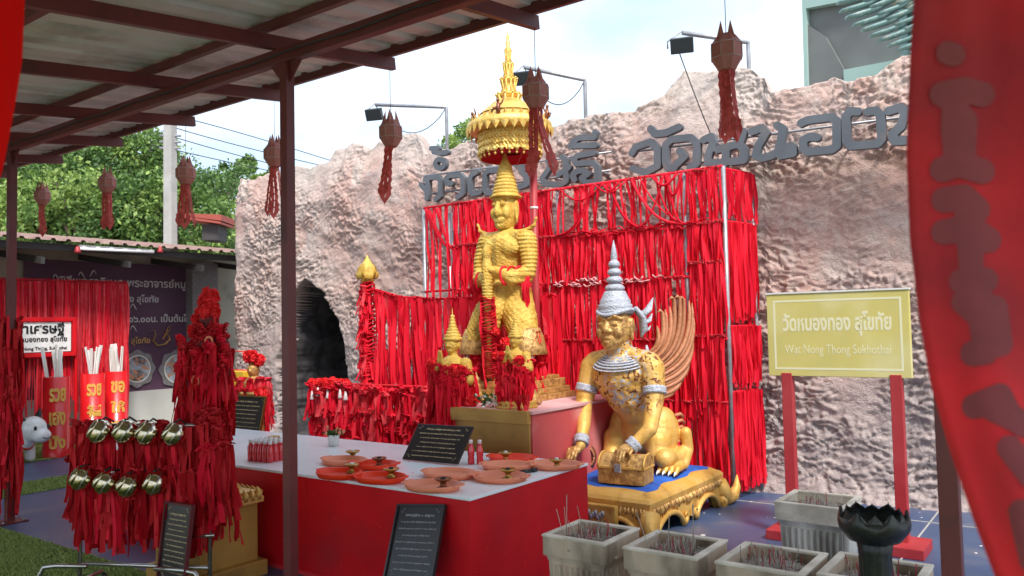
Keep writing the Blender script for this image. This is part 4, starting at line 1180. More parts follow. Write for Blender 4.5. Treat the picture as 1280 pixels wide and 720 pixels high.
# ------------------------------------------------------------------ kneeling worshipper figures in ribbons
def worshipper(loc, sc, label, rz, seed, nrib, lower):
    o = thing('kneeling_figure', label, 'statue', loc, rz)
    rg2 = random.Random(seed); k = sc
    def V(*a): return tuple(q*k for q in a)
    MB().lathe([(.20*k, 0), (.21*k, .02*k), (.18*k, .035*k), (.20*k, .06*k), (.17*k, .075*k)], 20).build('figure_base', 'gold_paint', o)
    b = Body()
    b.chain([V(0, .02, .16), V(0, .0, .33), V(0, -.01, .47), V(0, 0, .53)], [.11*k, .082*k, .10*k, .05*k])
    b.chain([V(0, 0, .52), V(0, -.005, .60)], [.035*k, .035*k])
    for s_ in (-1, 1):
        b.chain([V(s_*.06, .04, .15), V(s_*.07, -.08, .12)], [.085*k, .06*k]).chain([V(s_*.07, -.08, .11), V(s_*.07, .12, .10)], [.05*k, .035*k])
        b.chain([V(s_*.11, 0, .50), V(s_*.16, -.03, .38), V(s_*.06, -.13, .43), V(s_*.012, -.16, .52)], [.048*k, .038*k, .028*k, .018*k])
        b.chain([V(s_*.012, -.165, .52), V(s_*.008, -.17, .60)], [.018*k, .009*k])
    b.ell(V(0, -.01, .645), (.055*k, .062*k, .065*k)).chain([V(0, -.065, .65), V(0, -.075, .635)], [.010*k, .013*k]).ell(V(0, -.035, .60), (.03*k, .03*k, .025*k))
    for s_ in (-1, 1): b.ell(V(s_*.058, 0, .64), (.009*k, .018*k, .03*k)).ell(V(s_*.024, -.055, .662), (.014*k, .010*k, .009*k))
    b.build('body', 'gold_yellow', o, .006, 2)
    c = MB(); pr = [(.070*k, .672*k), (.075*k, .69*k), (.06*k, .70*k)]; z, r = .70, .058
    for i in range(7): pr += [(r*k, z*k), ((r+.006)*k, (z+.01)*k), (r*k, (z+.02)*k)]; z += .024; r *= .78
    pr += [(.004*k, z*k), (.001*k, (z+.05)*k)]; c.lathe(pr, 18); c.build('pointed_crown', 'gold_yellow', o)
    for i in range(nrib):
        a = rg2.uniform(-1.2, 1.2)*1.3-PI/2; r = rg2.uniform(.12, .17)*k; z = rg2.uniform(.20, .50)*k
        L = min(z+lower, rg2.uniform(.2, .5)*k+lower*rg2.random())
        link('ribbon', rg2.choice(RIB['ribbon' if rg2.random() < .55 else 'ribbon_dark']), o, (r*math.cos(a), r*math.sin(a)-.01, z), (rg2.uniform(-.15, .05), rg2.uniform(-.15, .15), rg2.uniform(-1, 1)), (1, 1, L))
    for i in range(34 if k > 1 else 20):
        a = rg2.uniform(-3.3, .2); link('ribbon_bunch', rg2.choice(BUNCH['ribbon']), o, (.15*k*math.cos(a), .15*k*math.sin(a), rg2.uniform(.28, .5)*k), (0, 0, a+PI/2), (.8*k, .8*k, .7*k))
    for s_, z in ((-.10, .50), (.10, .46), (-.06, .44)): pompom(o, (s_*k, -.12*k, z*k), .05*k)
    return o
q = at_y(563, 530, 5.1)
st = thing('gold_stand', 'low gold stand under the left kneeling figure, behind the black plaque', 'stand', (q.x, 5.15, 0))
for a, z0, z1 in ((.46, 0, .1), (.40, .1, .66), (.46, .66, .72)): MB().box((0, 0, (z0+z1)/2), (a, a, z1-z0-.001), bev=.008).build('stand_tier', 'gold_flat', st)
k1 = worshipper((q.x, 5.15, .72), 1.12, 'left kneeling golden figure with praying hands, buried in red ribbons behind the black plaque', .1, 4, 150, .30)
q = at_y(643, 500, 5.12)
k2 = worshipper((q.x-.02, 5.18, AZ+.0), .82, 'right kneeling golden figure with praying hands in front of the club of the big statue', .15, 5, 40, .0)
for i in range(5): one_ribbon(k2, (.10+.02*i, -.19, .12), rg.uniform(.12, .25), 'ribbon_dark')
for sx, px in ((-1, 607), (1, 676)):
    g = at_y(px, 490, 5.55)
    o = thing('small_gilded_figure', 'small gilded seated figure at the %s of the golden pedestal' % ('left corner' if sx < 0 else 'right corner'), 'figurine', (g.x, 5.42, AZ))
    b = Body(); b.chain([(0, 0, .06), (0, 0, .13)], [.055, .04]).ell((0, 0, .19), (.028, .03, .032)).chain([(-.06, -.05, .04), (.06, -.05, .04)], [.03, .03]).chain([(0, 0, .21), (0, 0, .27)], [.018, .004]).ell((0, 0, .02), (.09, .07, .025))
    b.build('body', 'gold_leaf', o, .006, 2)
# flower arrangement on the altar
g = at_y(612, 497, 5.1)
fl = thing('flower_arrangement', 'small arrangement of green leaves and white flowers on the altar edge', 'flowers', (g.x, 5.1, AZ))
lf_ = MB(); wf = MB()
for k in range(90):
    a = rg.uniform(0, 6.28); r = rg.uniform(.0, .13); c = Vector((r*math.cos(a)*1.3, r*math.sin(a)*.5, rg.uniform(.01, .10))); d = Vector((rg.uniform(-1, 1), rg.uniform(-1, .3), rg.uniform(-.2, 1))).normalized()*.045
    n_ = d.cross(Vector((rg.uniform(-1, 1), 1, 0))).normalized()*.012
    (lf_ if k % 3 else wf).add([c, c+d*.5+n_, c+d, c+d*.5-n_], [(0, 1, 2, 3)])
lf_.build('leaves', 'leaf_dark', fl); tag(wf.build('white_petals', 'white', fl), kind='stuff')
tag(pompom(None, (g.x-.17, 5.08, AZ+.04), .05), 'red wool pompom lying left of the altar flowers', 'pompom')

# ------------------------------------------------------------------ garuda-like kneeling statue on carved base
SX, SY = -3.14, 6.02
cb = thing('carved_base', 'carved golden base with arched scroll legs under the kneeling winged statue', 'statue base', (SX, SY, 0))
bx0, bx1, by0, by1 = -.42, .42, -.66, .62
def frustum(mb, a, b, z0, z1):
    (x0, x1, y0, y1), (X0, X1, Y0, Y1) = a, b
    vs = [(x0, y0, z0), (x1, y0, z0), (x1, y1, z0), (x0, y1, z0), (X0, Y0, z1), (X1, Y0, z1), (X1, Y1, z1), (X0, Y1, z1)]
    return mb.add(vs, [(3, 2, 1, 0), (4, 5, 6, 7), (0, 1, 5, 4), (1, 2, 6, 5), (2, 3, 7, 6), (3, 0, 4, 7)])
def grow(q): return (bx0-q, bx1+q, by0-q, by1+q)
rim = MB(); prev = None
lay = [(.19, .02), (.205, .035), (.24, .06), (.275, .065), (.30, .045), (.31, .02), (.335, -.02), (.34, -.05)]
for (z0, q0), (z1, q1) in zip(lay[:-1], lay[1:]): frustum(rim, grow(q0), grow(q1), z0, z1)
rim.build('moulded_rim', 'gold_paint', cb)
cc = MB(); cc.box((0, -.02, .20), (.78, 1.2, .26)); cc.build('core', 'black', cb)
def apron(L):   # profile of one side: legs and arches, x along side from -L/2 to L/2
    h = .235; a = L/2
    def arc(x0, x1, zc, n=10):
        return [(x0+(x1-x0)*i/n, zc*math.sin(PI*i/n)**.6) for i in range(n+1)]
    pts = [(-a-.06, 0), (-a+.07, 0)]
    pts += [(-a+.07+(.36*L)*i/12, .02+.135*math.sin(PI*i/12)**.55) for i in range(1, 12)]
    pts += [(-.06, .04), (0, .06), (.06, .04)]
    pts += [(a-.07-(.36*L)*(12-i)/12, .02+.135*math.sin(PI*i/12)**.55) for i in range(1, 12)]
    pts += [(a-.07, 0), (a+.06, 0), (a+.07, .05), (a+.0, .13), (a+.03, h), (-a-.03, h), (-a, .13), (-a-.07, .05)]
    return pts
def edge_of(L):
    a = L/2
    return [(-a+.07+(.36*L)*i/12, .02+.135*math.sin(PI*i/12)**.55) for i in range(0, 13)]
for L, m in ((by1-by0+.06, T(bx1+.03, -.02, 0) @ RZ(PI/2)), (by1-by0+.06, T(bx0-.03, -.02, 0) @ RZ(-PI/2)), (bx1-bx0+.06, T(0, by0-.03, 0)), (bx1-bx0+.06, T(0, by1+.03, 0) @ RZ(PI))):
    mb = MB(); mb.prism(apron(L), .05, m); mb.build('carved_apron', 'gold_paint', cb)
    e = MB()
    for sgn in (-1, 1):
        e.tube([(sgn*x, -.03, z-.005) for x, z in edge_of(L)], .022, 7, m=m)
        x, z = edge_of(L)[-1]; e.tube([(sgn*x, -.03, z), (sgn*(x+.03), -.04, z+.03), (sgn*(x+.05), -.04, z+.07), (sgn*(x+.02), -.04, z+.085), (sgn*x, -.04, z+.06)], [.022, .02, .016, .012, .008], 7, m=m)
    e.build('scroll_edge', 'gold_paint', cb)
    rl = MB()   # beaded leaf frieze under the rim
    n_ = int(L/.032)
    for i in range(n_):
        x = -L/2+(i+.5)*L/n_
        rl.tube([(x, -.025, .235), (x+.006*(-1)**i, -.036, .20), (x, -.028, .165+.02*math.sin(i*.9))], [.012, .013, .003], 5, m=m)
    tag(rl.build('leaf_frieze', 'gold_leaf', cb), kind='stuff')
for sx_ in (-1, 1):
    for sy_ in (-1, 1):   # scrolled feet, upturned tips
        x, y = (bx1+.05)*sx_, (by0-.05 if sy_ < 0 else by1+.05)
        d = Vector((sx_*.35, sy_, 0)).normalized()
        f_ = MB(); p = Vector((x, y, 0))
        f_.tube([p+Vector((0, 0, .20))-d*.03, p+Vector((0, 0, .11))+d*.02, p+Vector((0, 0, .06))+d*.08, p+Vector((0, 0, .07))+d*.15, p+Vector((0, 0, .14))+d*.20, p+Vector((0, 0, .24))+d*.205],
                [.07, .075, .065, .055, .035, .005], 10)
        f_.tube([p+Vector((0, 0, .09)), p+Vector((0, 0, .0))], [.06, .05], 10); f_.build('scroll_foot', 'gold_paint', cb)
dr = MB(); dr.box((0, by0-.10, .17), (.46, .06, .15), bev=.012); dr.build('front_panel', 'gold_paint', cb)
dl = MB()
for i in range(14): dl.ell((-.13+.02*i, by0-.135, .17+.018*math.sin(i*2.1)), (.016, .012, .022), 6, k=4)
dl.build('panel_carving', 'silver', cb)
bc = MB(); CX0, CX1, CY0, CY1 = bx0+.06, bx1-.02, by0+.05, by1-.05
n_ = 26; vs = []
for i in range(n_+1):
    for j in range(n_+1):
        u, v = i/n_, j/n_; e = min(u, 1-u, v, 1-v)
        z = .345+.012*min(1, e*12)+.008*math.sin(u*17+math.sin(v*9)*2)*math.sin(v*13+u*4)+(-.015 if e == 0 else 0)
        vs.append((CX0+(CX1-CX0)*u+.012*math.sin(v*14), CY0+(CY1-CY0)*v+.012*math.sin(u*11), z))
bc.add(vs, [(i*(n_+1)+j, (i+1)*(n_+1)+j, (i+1)*(n_+1)+j+1, i*(n_+1)+j+1) for i in range(n_) for j in range(n_)], True)
bo = bc.build('blue_mat', 'blue_cloth', None); bo.location = (SX, SY, 0)
tag(bo, 'wrinkled blue cloth under the kneeling winged statue on its golden base', 'cloth')

gr = thing('winged_statue', 'kneeling golden half-bird man statue with silver crown and copper wing on the blue cloth', 'statue', (SX+.02, SY+.0, .362))
B = Body()
# facing -y ; leaning forward on straight arms
HX = -.085
B.chain([(0, .20, .34), (-.03, .08, .48), (-.06, -.02, .64), (-.075, -.06, .80), (-.08, -.05, .90)], [.185, .155, .190, .212, .14])
B.ell((-.075, -.07, .74), (.25, .16, .20))
B.ell((HX-.09, -.13, .80), (.15, .10, .13)).ell((HX+.09, -.13, .80), (.15, .10, .13)).ell((-.03, .0, .52), (.135, .12, .14)).ell((0, .16, .32), (.22, .20, .20))
B.chain([(HX, -.07, .93), (HX-.015, -.12, 1.12)], [.115, .105])
for s_ in (-1, 1):
    B.chain([(HX+s_*.10, -.06, .92), (HX+s_*.245, -.07, .885)], [.11, .110])
    B.chain([(HX+s_*.28, -.08, .86), (HX+s_*.315, -.12, .68), (HX+s_*.325, -.16, .56)], [.104, .086, .072])
    hx = -.27 if s_ < 0 else .155
    B.chain([(HX+s_*.325, -.16, .56), (HX*.3+s_*.29+(.02 if s_ > 0 else 0), -.33, .40), (hx, -.46, .25)], [.072, .058, .042])
    # folded bird thighs, shanks and feet
    TX = -.05
    B.chain([(TX+s_*.14, .24, .32), (TX+s_*.19, .08, .24), (TX+s_*.205, .03, .15)], [.16, .115, .08]); B.ell((TX+s_*.18, .22, .30), (.13, .18, .22))
    B.chain([(s_*.24, .0, .12), (s_*.27, .20, .10), (s_*.28, .28, .14)], [.08, .06, .055])
    B.chain([(s_*.30, .30, .30), (s_*.31, .32, .16), (s_*.31, .22, .05)], [.05, .045, .045])
def arm(co):
    return .003*np.sin(co[:, 0]*60)*np.sin(co[:, 2]*70)*(co[:, 2] > .45)*(np.abs(co[:, 0]) < .22)*(co[:, 1] < 0)
def garuda_mat():
    m = M['gold_paint'].copy(); m.name = 'gilded_armour_skin'; n, l = m.node_tree.nodes, m.node_tree.links
    b = n['Principled BSDF']; src = b.inputs['Base Color'].links[0].from_socket
    t = n.new('ShaderNodeTexCoord'); sp = n.new('ShaderNodeSeparateXYZ'); l.new(t.outputs['Object'], sp.inputs[0])
    def rr(v, a, c):
        r = n.new('ShaderNodeMapRange'); r.inputs['From Min'].default_value = a; r.inputs['From Max'].default_value = c; l.new(v, r.inputs['Value']); return r.outputs[0]
    def mul(a, c):
        q = n.new('ShaderNodeMath'); q.operation = 'MULTIPLY'; l.new(a, q.inputs[0]); l.new(c, q.inputs[1]); return q.outputs[0]
    ax = n.new('ShaderNodeMath'); ax.operation = 'ABSOLUTE'; l.new(sp.outputs[0], ax.inputs[0])
    reg = mul(mul(rr(sp.outputs[2], .46, .56), rr(sp.outputs[1], .02, -.04)), rr(ax.outputs[0], .34, .28))
    nz_ = n.new('ShaderNodeTexNoise'); nz_.inputs['Scale'].default_value = 17; nz_.inputs['Detail'].default_value = 6; nz_.inputs['Distortion'].default_value = 1.5; l.new(t.outputs['Object'], nz_.inputs['Vector'])
    def mx_(f, a, c):
        q = n.new('ShaderNodeMix'); q.data_type = 'RGBA'; l.new(f, q.inputs['Factor']); l.new(a, q.inputs[6]); q.inputs[7].default_value = (*c, 1); return q.outputs[2]
    c1 = mx_(mul(reg, rr(nz_.outputs['Fac'], .55, .60)), src, (.17, .055, .025))
    c2 = mx_(mul(mul(reg, rr(nz_.outputs['Fac'], .47, .42)), rr(ax.outputs[0], .26, .10)), c1, (.40, .42, .48))
    l.new(c2, b.inputs['Base Color'])
    return m
M['garuda'] = garuda_mat()
B.build('torso_and_limbs', 'garuda', gr, .009, 5, arm)
H = Body()
H.ell((0, -.13, 1.20), (.118, .135, .145)).ell((0, -.185, 1.125), (.085, .08, .065)).ell((0, -.225, 1.098), (.045, .04, .036))
H.chain([(0, -.252, 1.225), (0, -.268, 1.182)], [.015, .024]).ell((-.022, -.256, 1.174), (.018, .016, .013)).ell((.022, -.256, 1.174), (.018, .016, .013))
for s_ in (-1, 1):
    H.chain([(s_*.015, -.255, 1.247), (s_*.055, -.252, 1.262), (s_*.098, -.212, 1.245)], [.012, .013, .009])
    H.ell((s_*.050, -.244, 1.216), (.028, .016, .011)).ell((s_*.066, -.222, 1.165), (.036, .034, .034)).ell((s_*.122, -.11, 1.20), (.016, .032, .052)).ell((s_*.124, -.115, 1.145), (.012, .014, .03))
H.chain([(-.046, -.238, 1.130), (-.015, -.258, 1.134), (.015, -.258, 1.134), (.046, -.238, 1.130)], [.008, .011, .011, .008])
H.chain([(-.038, -.240, 1.116), (0, -.262, 1.108), (.038, -.240, 1.116)], [.009, .013, .009])
HM = T(HX-.02, -.13, 1.11) @ RZ(-.05) @ Matrix.Diagonal((1.20, 1.08, 1.40, 1)) @ T(0, .13, -1.135)
H.mb.v = [tuple(HM @ Vector(p)) for p in H.mb.v]
H.build('face', 'gold_leaf', gr, .006, 1)
cw = MB(); pr = [(.115, 1.25), (.128, 1.255), (.131, 1.275), (.120, 1.285), (.126, 1.30), (.124, 1.325), (.112, 1.335), (.115, 1.355), (.104, 1.372), (.092, 1.40), (.080, 1.43), (.074, 1.437)]
z, r = 1.44, .062
for k in range(4): pr += [(r*.85, z), (r*1.15, z+.008), (r*1.18, z+.026), (r*.95, z+.046), (r*.62, z+.058)]; z += .064; r *= .84
pr += [(.022, z), (.026, z+.02), (.018, z+.08), (.002, z+.16)]
HC = T(HX-.02, -.13, 1.11) @ RZ(-.05) @ Matrix.Diagonal((1.14, 1.12, 1.02, 1)) @ T(0, .13, -1.058)
cw.lathe(pr, 26, m=HC @ T(0, -.125, 0)); cw.build('silver_crown', 'silver', gr)
hb_ = MB(); hb_.tube([(.126*math.cos(t), -.125+.130*math.sin(t), 1.262+.022*math.cos(2*t)) for t in np.linspace(0, 6.283, 30)], .017, 8, m=HC); hb_.build('crown_band', 'silver', gr)
for s_ in (-1, 1):
    ef = MB()
    ef.tube([(s_*.12, -.05, 1.30), (s_*.15, .0, 1.22), (s_*.155, .01, 1.12), (s_*.15, -.02, 1.06)], [.03, .046, .048, .015], 8, flat=.5, m=HC)
    ef.tube([(s_*.15, .0, 1.24), (s_*.17, .06, 1.28), (s_*.18, .12, 1.38)], [.048, .040, .004], 8, flat=.5, m=HC)
    ef.tube([(s_*.15, .0, 1.17), (s_*.17, .06, 1.19), (s_*.18, .10, 1.25)], [.042, .032, .004], 8, flat=.5, m=HC)
    ef.tube([(s_*.15, .0, 1.10), (s_*.17, .05, 1.12), (s_*.175, .08, 1.15)], [.025, .018, .004], 8, flat=.5, m=HC)
    ef.build('flame_ear_ornament', 'silver', gr)
    ab = MB()
    d = Vector((HX+s_*.315, -.12, .68)); ax_ = (Vector((HX+s_*.325, -.16, .56))-Vector((HX+s_*.28, -.08, .86))).normalized()
    q_ = ax_.to_track_quat('Z', 'Y').to_matrix().to_4x4()
    ab.lathe([(.086, -.03), (.094, -.03), (.099, -.015), (.093, 0), (.099, .015), (.096, .03), (.086, .03)], 20, m=T(*d) @ q_); ab.build('arm_band', 'silver', gr)
    wb = MB(); hx = -.27 if s_ < 0 else .155; e = Vector((hx, -.46, .25)); f0 = Vector((HX*.3+s_*.29+(.02 if s_ > 0 else 0), -.33, .40)); p = e.lerp(f0, .25); q_ = (f0-e).to_track_quat('Z', 'Y').to_matrix().to_4x4()
    wb.lathe([(.05, -.035), (.060, -.035), (.064, -.02), (.058, 0), (.066, .015), (.060, .035), (.05, .035)], 18, m=T(*p) @ q_); wb.build('wrist_band', 'silver', gr)
nk = MB()
for r0, zz, yy, rr in ((.125, .985, -.085, .014), (.143, .975, -.088, .014), (.160, .962, -.090, .013), (.178, .948, -.095, .014), (.196, .933, -.098, .013), (.214, .915, -.10, .014), (.228, .895, -.10, .011)):
    nk.tube([(HX+r0*1.02*math.cos(t), yy+r0*.78*math.sin(t), zz-.030*max(0, -math.sin(t))*(r0/.12)) for t in np.linspace(0, 6.283, 30)], rr, 8, flat=.6)
for i, (x, z) in enumerate(((0, .82), (-.06, .80), (.06, .80), (0, .74), (-.03, .77), (.03, .77))): nk.ell((HX+x, -.225, z), (.035, .016, .035), 8, k=6)
nk.build('collar', 'silver', gr)
hb2 = Body()
def open_hand(B, wrist, tipdir, s):
    w = Vector(wrist); d = Vector(tipdir).normalized(); side = Vector((1, 0, 0)); up = Vector((0, 0, 1))
    pc = w+d*.05; B.ell(w+d*.02, (.040, .040, .032)).ell(pc, (.050, .050, .030))
    for i, L in enumerate((.075, .092, .086, .066)):
        o = pc+side*(i-1.5)*.024*s+d*.035
        B.chain([o, o+d*L*.5+up*.012, o+d*L*.85-up*.022, o+d*L*.95-up*.05], [.0145, .0135, .012, .009])
    o = pc-side*.045*s-d*.02; B.chain([o, o-side*.025*s+d*.03, o-side*.02*s+d*.065-up*.02], [.016, .014, .010])
open_hand(hb2, (-.27, -.465, .245), (-.05, -1, -.35), 1); hb2.build('hand', 'gold_leaf', gr, .0048, 2)
hb3 = Body(); open_hand(hb3, (.155, -.475, .275), (.05, -1, -.25), -1); hb3.build('hand', 'gold_leaf', gr, .0048, 2)
for s_ in (-1, 1):   # clawed feet
    cf_ = Body(); cf_.ell((s_*.29, .12, .05), (.075, .10, .05)); 
    for i in range(4): cf_.chain([(s_*.29+(i-1.5)*.038, .06, .045), (s_*.29+(i-1.5)*.048, -.02, .05), (s_*.29+(i-1.5)*.05, -.06, .02)], [.028, .026, .016])
    cf_.build('clawed_foot', 'gold_paint', gr, .006, 2)
    cw_ = MB()
    for i in range(4): cw_.tube([(s_*.29+(i-1.5)*.05, -.06, .028), (s_*.29+(i-1.5)*.051, -.085, .018), (s_*.29+(i-1.5)*.051, -.098, 0)], [.013, .009, .002], 6)
    cw_.build('claw', 'white', gr)
    sc_ = MB()   # scroll feathers down the back of the thigh
    for i in range(7):
        z = .44-i*.055; y = .33+.03*math.sin(i)
        sc_.tube([(s_*.22, y-.08, z), (s_*.25, y-.02, z+.012), (s_*.255, y+.03, z-.015), (s_*.245, y+.015, z-.04)], [.014, .016, .012, .004], 7)
    sc_.build('thigh_scroll', 'copper', gr)
# wings: layered curved feathers
for s_ in (-1, 1):
    WO = Vector((s_*.12+HX*.6, .10, 0)); WD = Vector((s_*.50, .86, 0))
    def WP(w, z, o=0.): return WO+WD*w+Vector((s_*.86*o, -.5*o, z))
    wg = MB()
    wg.tube([WP(-.02, .60), WP(.0, .78), WP(.01, .92), WP(-.01, 1.04)], [.05, .06, .045, .012], 10, flat=.5); wg.build('wing_root', 'silver', gr)
    tips = [(.10, 1.20), (.15, 1.31), (.19, 1.34), (.23, 1.36), (.28, 1.42), (.33, 1.43), (.38, 1.42), (.43, 1.41), (.47, 1.39), (.47, 1.29), (.465, 1.19), (.45, 1.10), (.43, 1.01), (.40, .93), (.36, .85), (.31, .78), (.25, .70)]
    for i, (tw_, tz_) in enumerate(tips):
        t = i/16; rw, rz0 = .01+.02*t, .98-.40*t
        cw_, cz_ = tw_*.92+.02, rz0+(tz_-rz0)*.18
        pts = []
        for k in range(12):
            u = k/11; a_, b_, c_ = (1-u)**2, 2*u*(1-u), u*u
            pts.append(WP(rw*a_+cw_*b_+tw_*c_, rz0*a_+cz_*b_+tz_*c_, .03*math.sin(PI*u)+.012*(i % 2)))
        if i in (1, 4, 5, 6): pts += [pts[-1]+WD*-.02+Vector((0, 0, .02)), pts[-1]+WD*-.045+Vector((0, 0, .005))]
        n9 = len(pts)
        MB().tube(pts, [.012+.012*math.sin(PI*k/(n9-1))+.003 for k in range(n9-1)]+[.005], 7, flat=.8).build('feather', 'copper', gr)
# treasure chest on the cloth
tcx, tcy = SX-.03, SY-.60
q = at_z(782, 590, .36)
ch = thing('treasure_chest', 'small round-lidded golden treasure chest under the hand of the winged statue', 'chest', (at_y(782, 577, SY-.46).x, SY-.46, .362), .12); ch.scale = (1.05, 1.0, 1.12)
MB().box((0, 0, .055), (.36, .22, .11), bev=.008).build('chest_box', 'gold_leaf', ch)
ld = [(-.11+.22*i/12, .115+.085*math.sin(PI*i/12)) for i in range(13)]
MB().prism(ld, .36, RZ(PI/2)).build('lid', 'gold_leaf', ch)
tr_ = MB()
for x in (-.175, 0, .175): tr_.tube([(x, -.112*math.cos(PI*i/12)*1.02, .115+.087*math.sin(PI*i/12)) for i in range(13)], .008, 6)
tr_.box((0, -.001, .113), (.37, .232, .012)); tr_.build('strap', 'gold_paint', ch)
MB().box((-.02, -.118, .11), (.05, .014, .055), bev=.004).build('hasp', 'silver', ch)
q = at_z(731, 583, .40)
br = thing('bronze_disc', 'round dark bronze medallion under the other hand of the winged statue', 'medallion', (q.x, q.y+.05, .36), .5)
br.scale = (.72, .72, 1)
MB().lathe([(.02, -.03), (.085, -.03), (.105, -.015), (.105, .015), (.085, .03), (.05, .02), (.02, .03)], 24, T(0, 0, .115) @ RX(PI/2)).build('disc', 'bronze', br)
MB().tube([(.075*math.cos(t), -.035, .115+.075*math.sin(t)) for t in np.linspace(0, 6.283, 24)], .012, 6).build('disc_rim', 'copper', br)

# ------------------------------------------------------------------ offering table
TX0, TX1, TY0, TY1, TZ = -6.95, -2.83, 3.46, 4.72, .65
tb = thing('offering_table', 'long red boxed table with a white top in front of the altar', 'table', (-4.9, 3.46, 0))
MB().box(((TX0+TX1)/2, (TY0+TY1)/2, (TZ-.02)/2), (TX1-TX0, TY1-TY0, TZ-.022), bev=.003).build('red_casing', 'table_red', tb, world=True)
MB().box(((TX0+TX1)/2, (TY0+TY1)/2, TZ-.010), (TX1-TX0+.012, TY1-TY0+.012, .018), bev=.003).build('white_top', 'white_top', tb, world=True)
for x in (-4.2,): MB().box((x, TY0-.001, .32), (.004, .004, .60)).build('panel_joint', 'ribbon_dark', tb, world=True)

for x in (-5.55,): MB().box((x, TY0-.001, .32), (.004, .004, .60)).build('panel_joint', 'ribbon_dark', tb, world=True)
tm_ = MB()
tm_.box((TX1+.001, (TY0+TY1)/2, .012), (.012, TY1-TY0, .024)).box(((TX0+TX1)/2, TY0-.001, .012), (TX1-TX0, .012, .024))
tm_.build('skirting', 'ribbon_dark', tb, world=True)
sc_ = MB(); r5 = random.Random(8)
for k in range(12):
    x, z, L = r5.uniform(-4.5, TX1-.05), r5.uniform(.05, .55), r5.uniform(.01, .05); a = r5.uniform(-1, 1)
    sc_.tube([(x, TY0-.0005, z), (x+L*math.cos(a), TY0-.0005, z+L*math.sin(a))], .0012, 4)
for k in range(12):
    y, z, L = r5.uniform(TY0, TY1), r5.uniform(.05, .6), r5.uniform(.01, .06); a = r5.uniform(-1, 1)
    sc_.tube([(TX1+.0005, y, z), (TX1+.0005, y+L*math.cos(a), z+L*math.sin(a))], .0012, 4)
tag(sc_.build('scuff_marks', 'tray_red', tb, world=True), kind='stuff')
dp_ = MB()
for k in range(60):
    x, y, r = r5.uniform(-4.6, TX1-.05), r5.uniform(TY0+.04, TY1-.1), r5.uniform(.002, .007); dp_.ell((x, y, TZ), (r, r, .0012), 7, k=3)
tag(dp_.build('wax_drops', 'tray_red', tb, world=True), kind='stuff')

def plaque(name, label, corners, y0, y1, mat_text, lines, frame=None, title=True):
    """leaning board from four picture corners on two depth planes: tl,tr,br,bl"""
    tl, tr, br_, bl = [at_y(p[0], p[1], y) for p, y in zip(corners, (y1, y1, y0, y0))]
    o = thing(name, label, 'plaque', tuple((bl+br_)/2))
    ux_ = ((tr-tl)+(br_-bl))/2; uy_ = ((tl-bl)+(tr-br_))/2
    c = (tl+tr+br_+bl)/4; X = ux_.normalized(); N = X.cross(uy_).normalized(); Y = N.cross(X)
    W, Hh = ux_.length, uy_.length
    m = Matrix(((X.x, Y.x, N.x, c.x), (X.y, Y.y, N.y, c.y), (X.z, Y.z, N.z, c.z), (0, 0, 0, 1)))
    if N.dot(C0-c) < 0: pass
    MB().box((0, 0, -.006), (W, Hh, .014), m, bev=.003).build('board', 'dark', o, world=True)
    r2 = random.Random(int(corners[0][0])); tx = MB()
    for i in range(lines):
        yy = Hh*(.36-.74*i/max(1, lines-1)); wd = W*(.30 if i == 0 else r2.uniform(.30, .42)); hh = Hh/lines*(.36 if (i == 0 and title) else .22)
        x = -wd
        while x < wd:
            w_ = r2.uniform(.35, 1.0)*hh*1.2
            tx.box((x+w_/2, yy+hh*r2.uniform(-.12, .12), .0025), (w_*.8, hh*r2.uniform(.35, 1.0), .0016), m); x += w_*r2.choice((1.0, 1.05, 1.5))
    tag(tx.build('worn_lettering', mat_text, o, world=True), kind='stuff')
    if frame:
        fm = MB(); t_ = .012
        fm.box((0, Hh/2, .001), (W+t_, t_, .024), m).box((0, -Hh/2, .001), (W+t_, t_, .024), m).box((W/2, 0, .001), (t_, Hh-t_*1.02, .023), m).box((-W/2, 0, .001), (t_, Hh-t_*1.02, .023), m)
        fm.build('frame', frame, o, world=True)
    # corner flourishes
    cf2 = MB()
    for sx_ in (-1, 1):
        for sy_ in (-1, 1):
            cf2.tube([(sx_*(W/2-.03-.03*k/6), sy_*(Hh/2-.03-.012*math.sin(k)), .002) for k in range(7)], .0016, 4, m=m)
    cf2.build('corner_flourish', mat_text, o, world=True)
    return o
plaque('table_plaque', 'black lettered plaque leaning back on the white table top before the left kneeling figure', [(521, 530), (588, 533), (576, 580), (505, 573)], 4.18, 4.36, 'gold_text', 7)
plaque('standing_plaque', 'tall narrow black plaque leaning against the dark front of the red table', [(494, 630), (551, 635), (546, 724), (486, 724)], 3.28, 3.44, 'grey_text', 9, frame='dark')
plaque('rack_plaque', 'long dark menu board tilted beside the bowl rack at the foot of the gold plinth', [(214, 628), (246, 636), (226, 728), (192, 722)], 2.66, 2.72, 'gold_text', 12, frame='skin_red')
plaque('framed_plaque', 'dark plaque in a thin gold frame below the small ribboned statue', [(279, 495), (329, 497), (328, 546), (281, 541)], 5.0, 5.08, 'gold_text', 8, frame='brass')

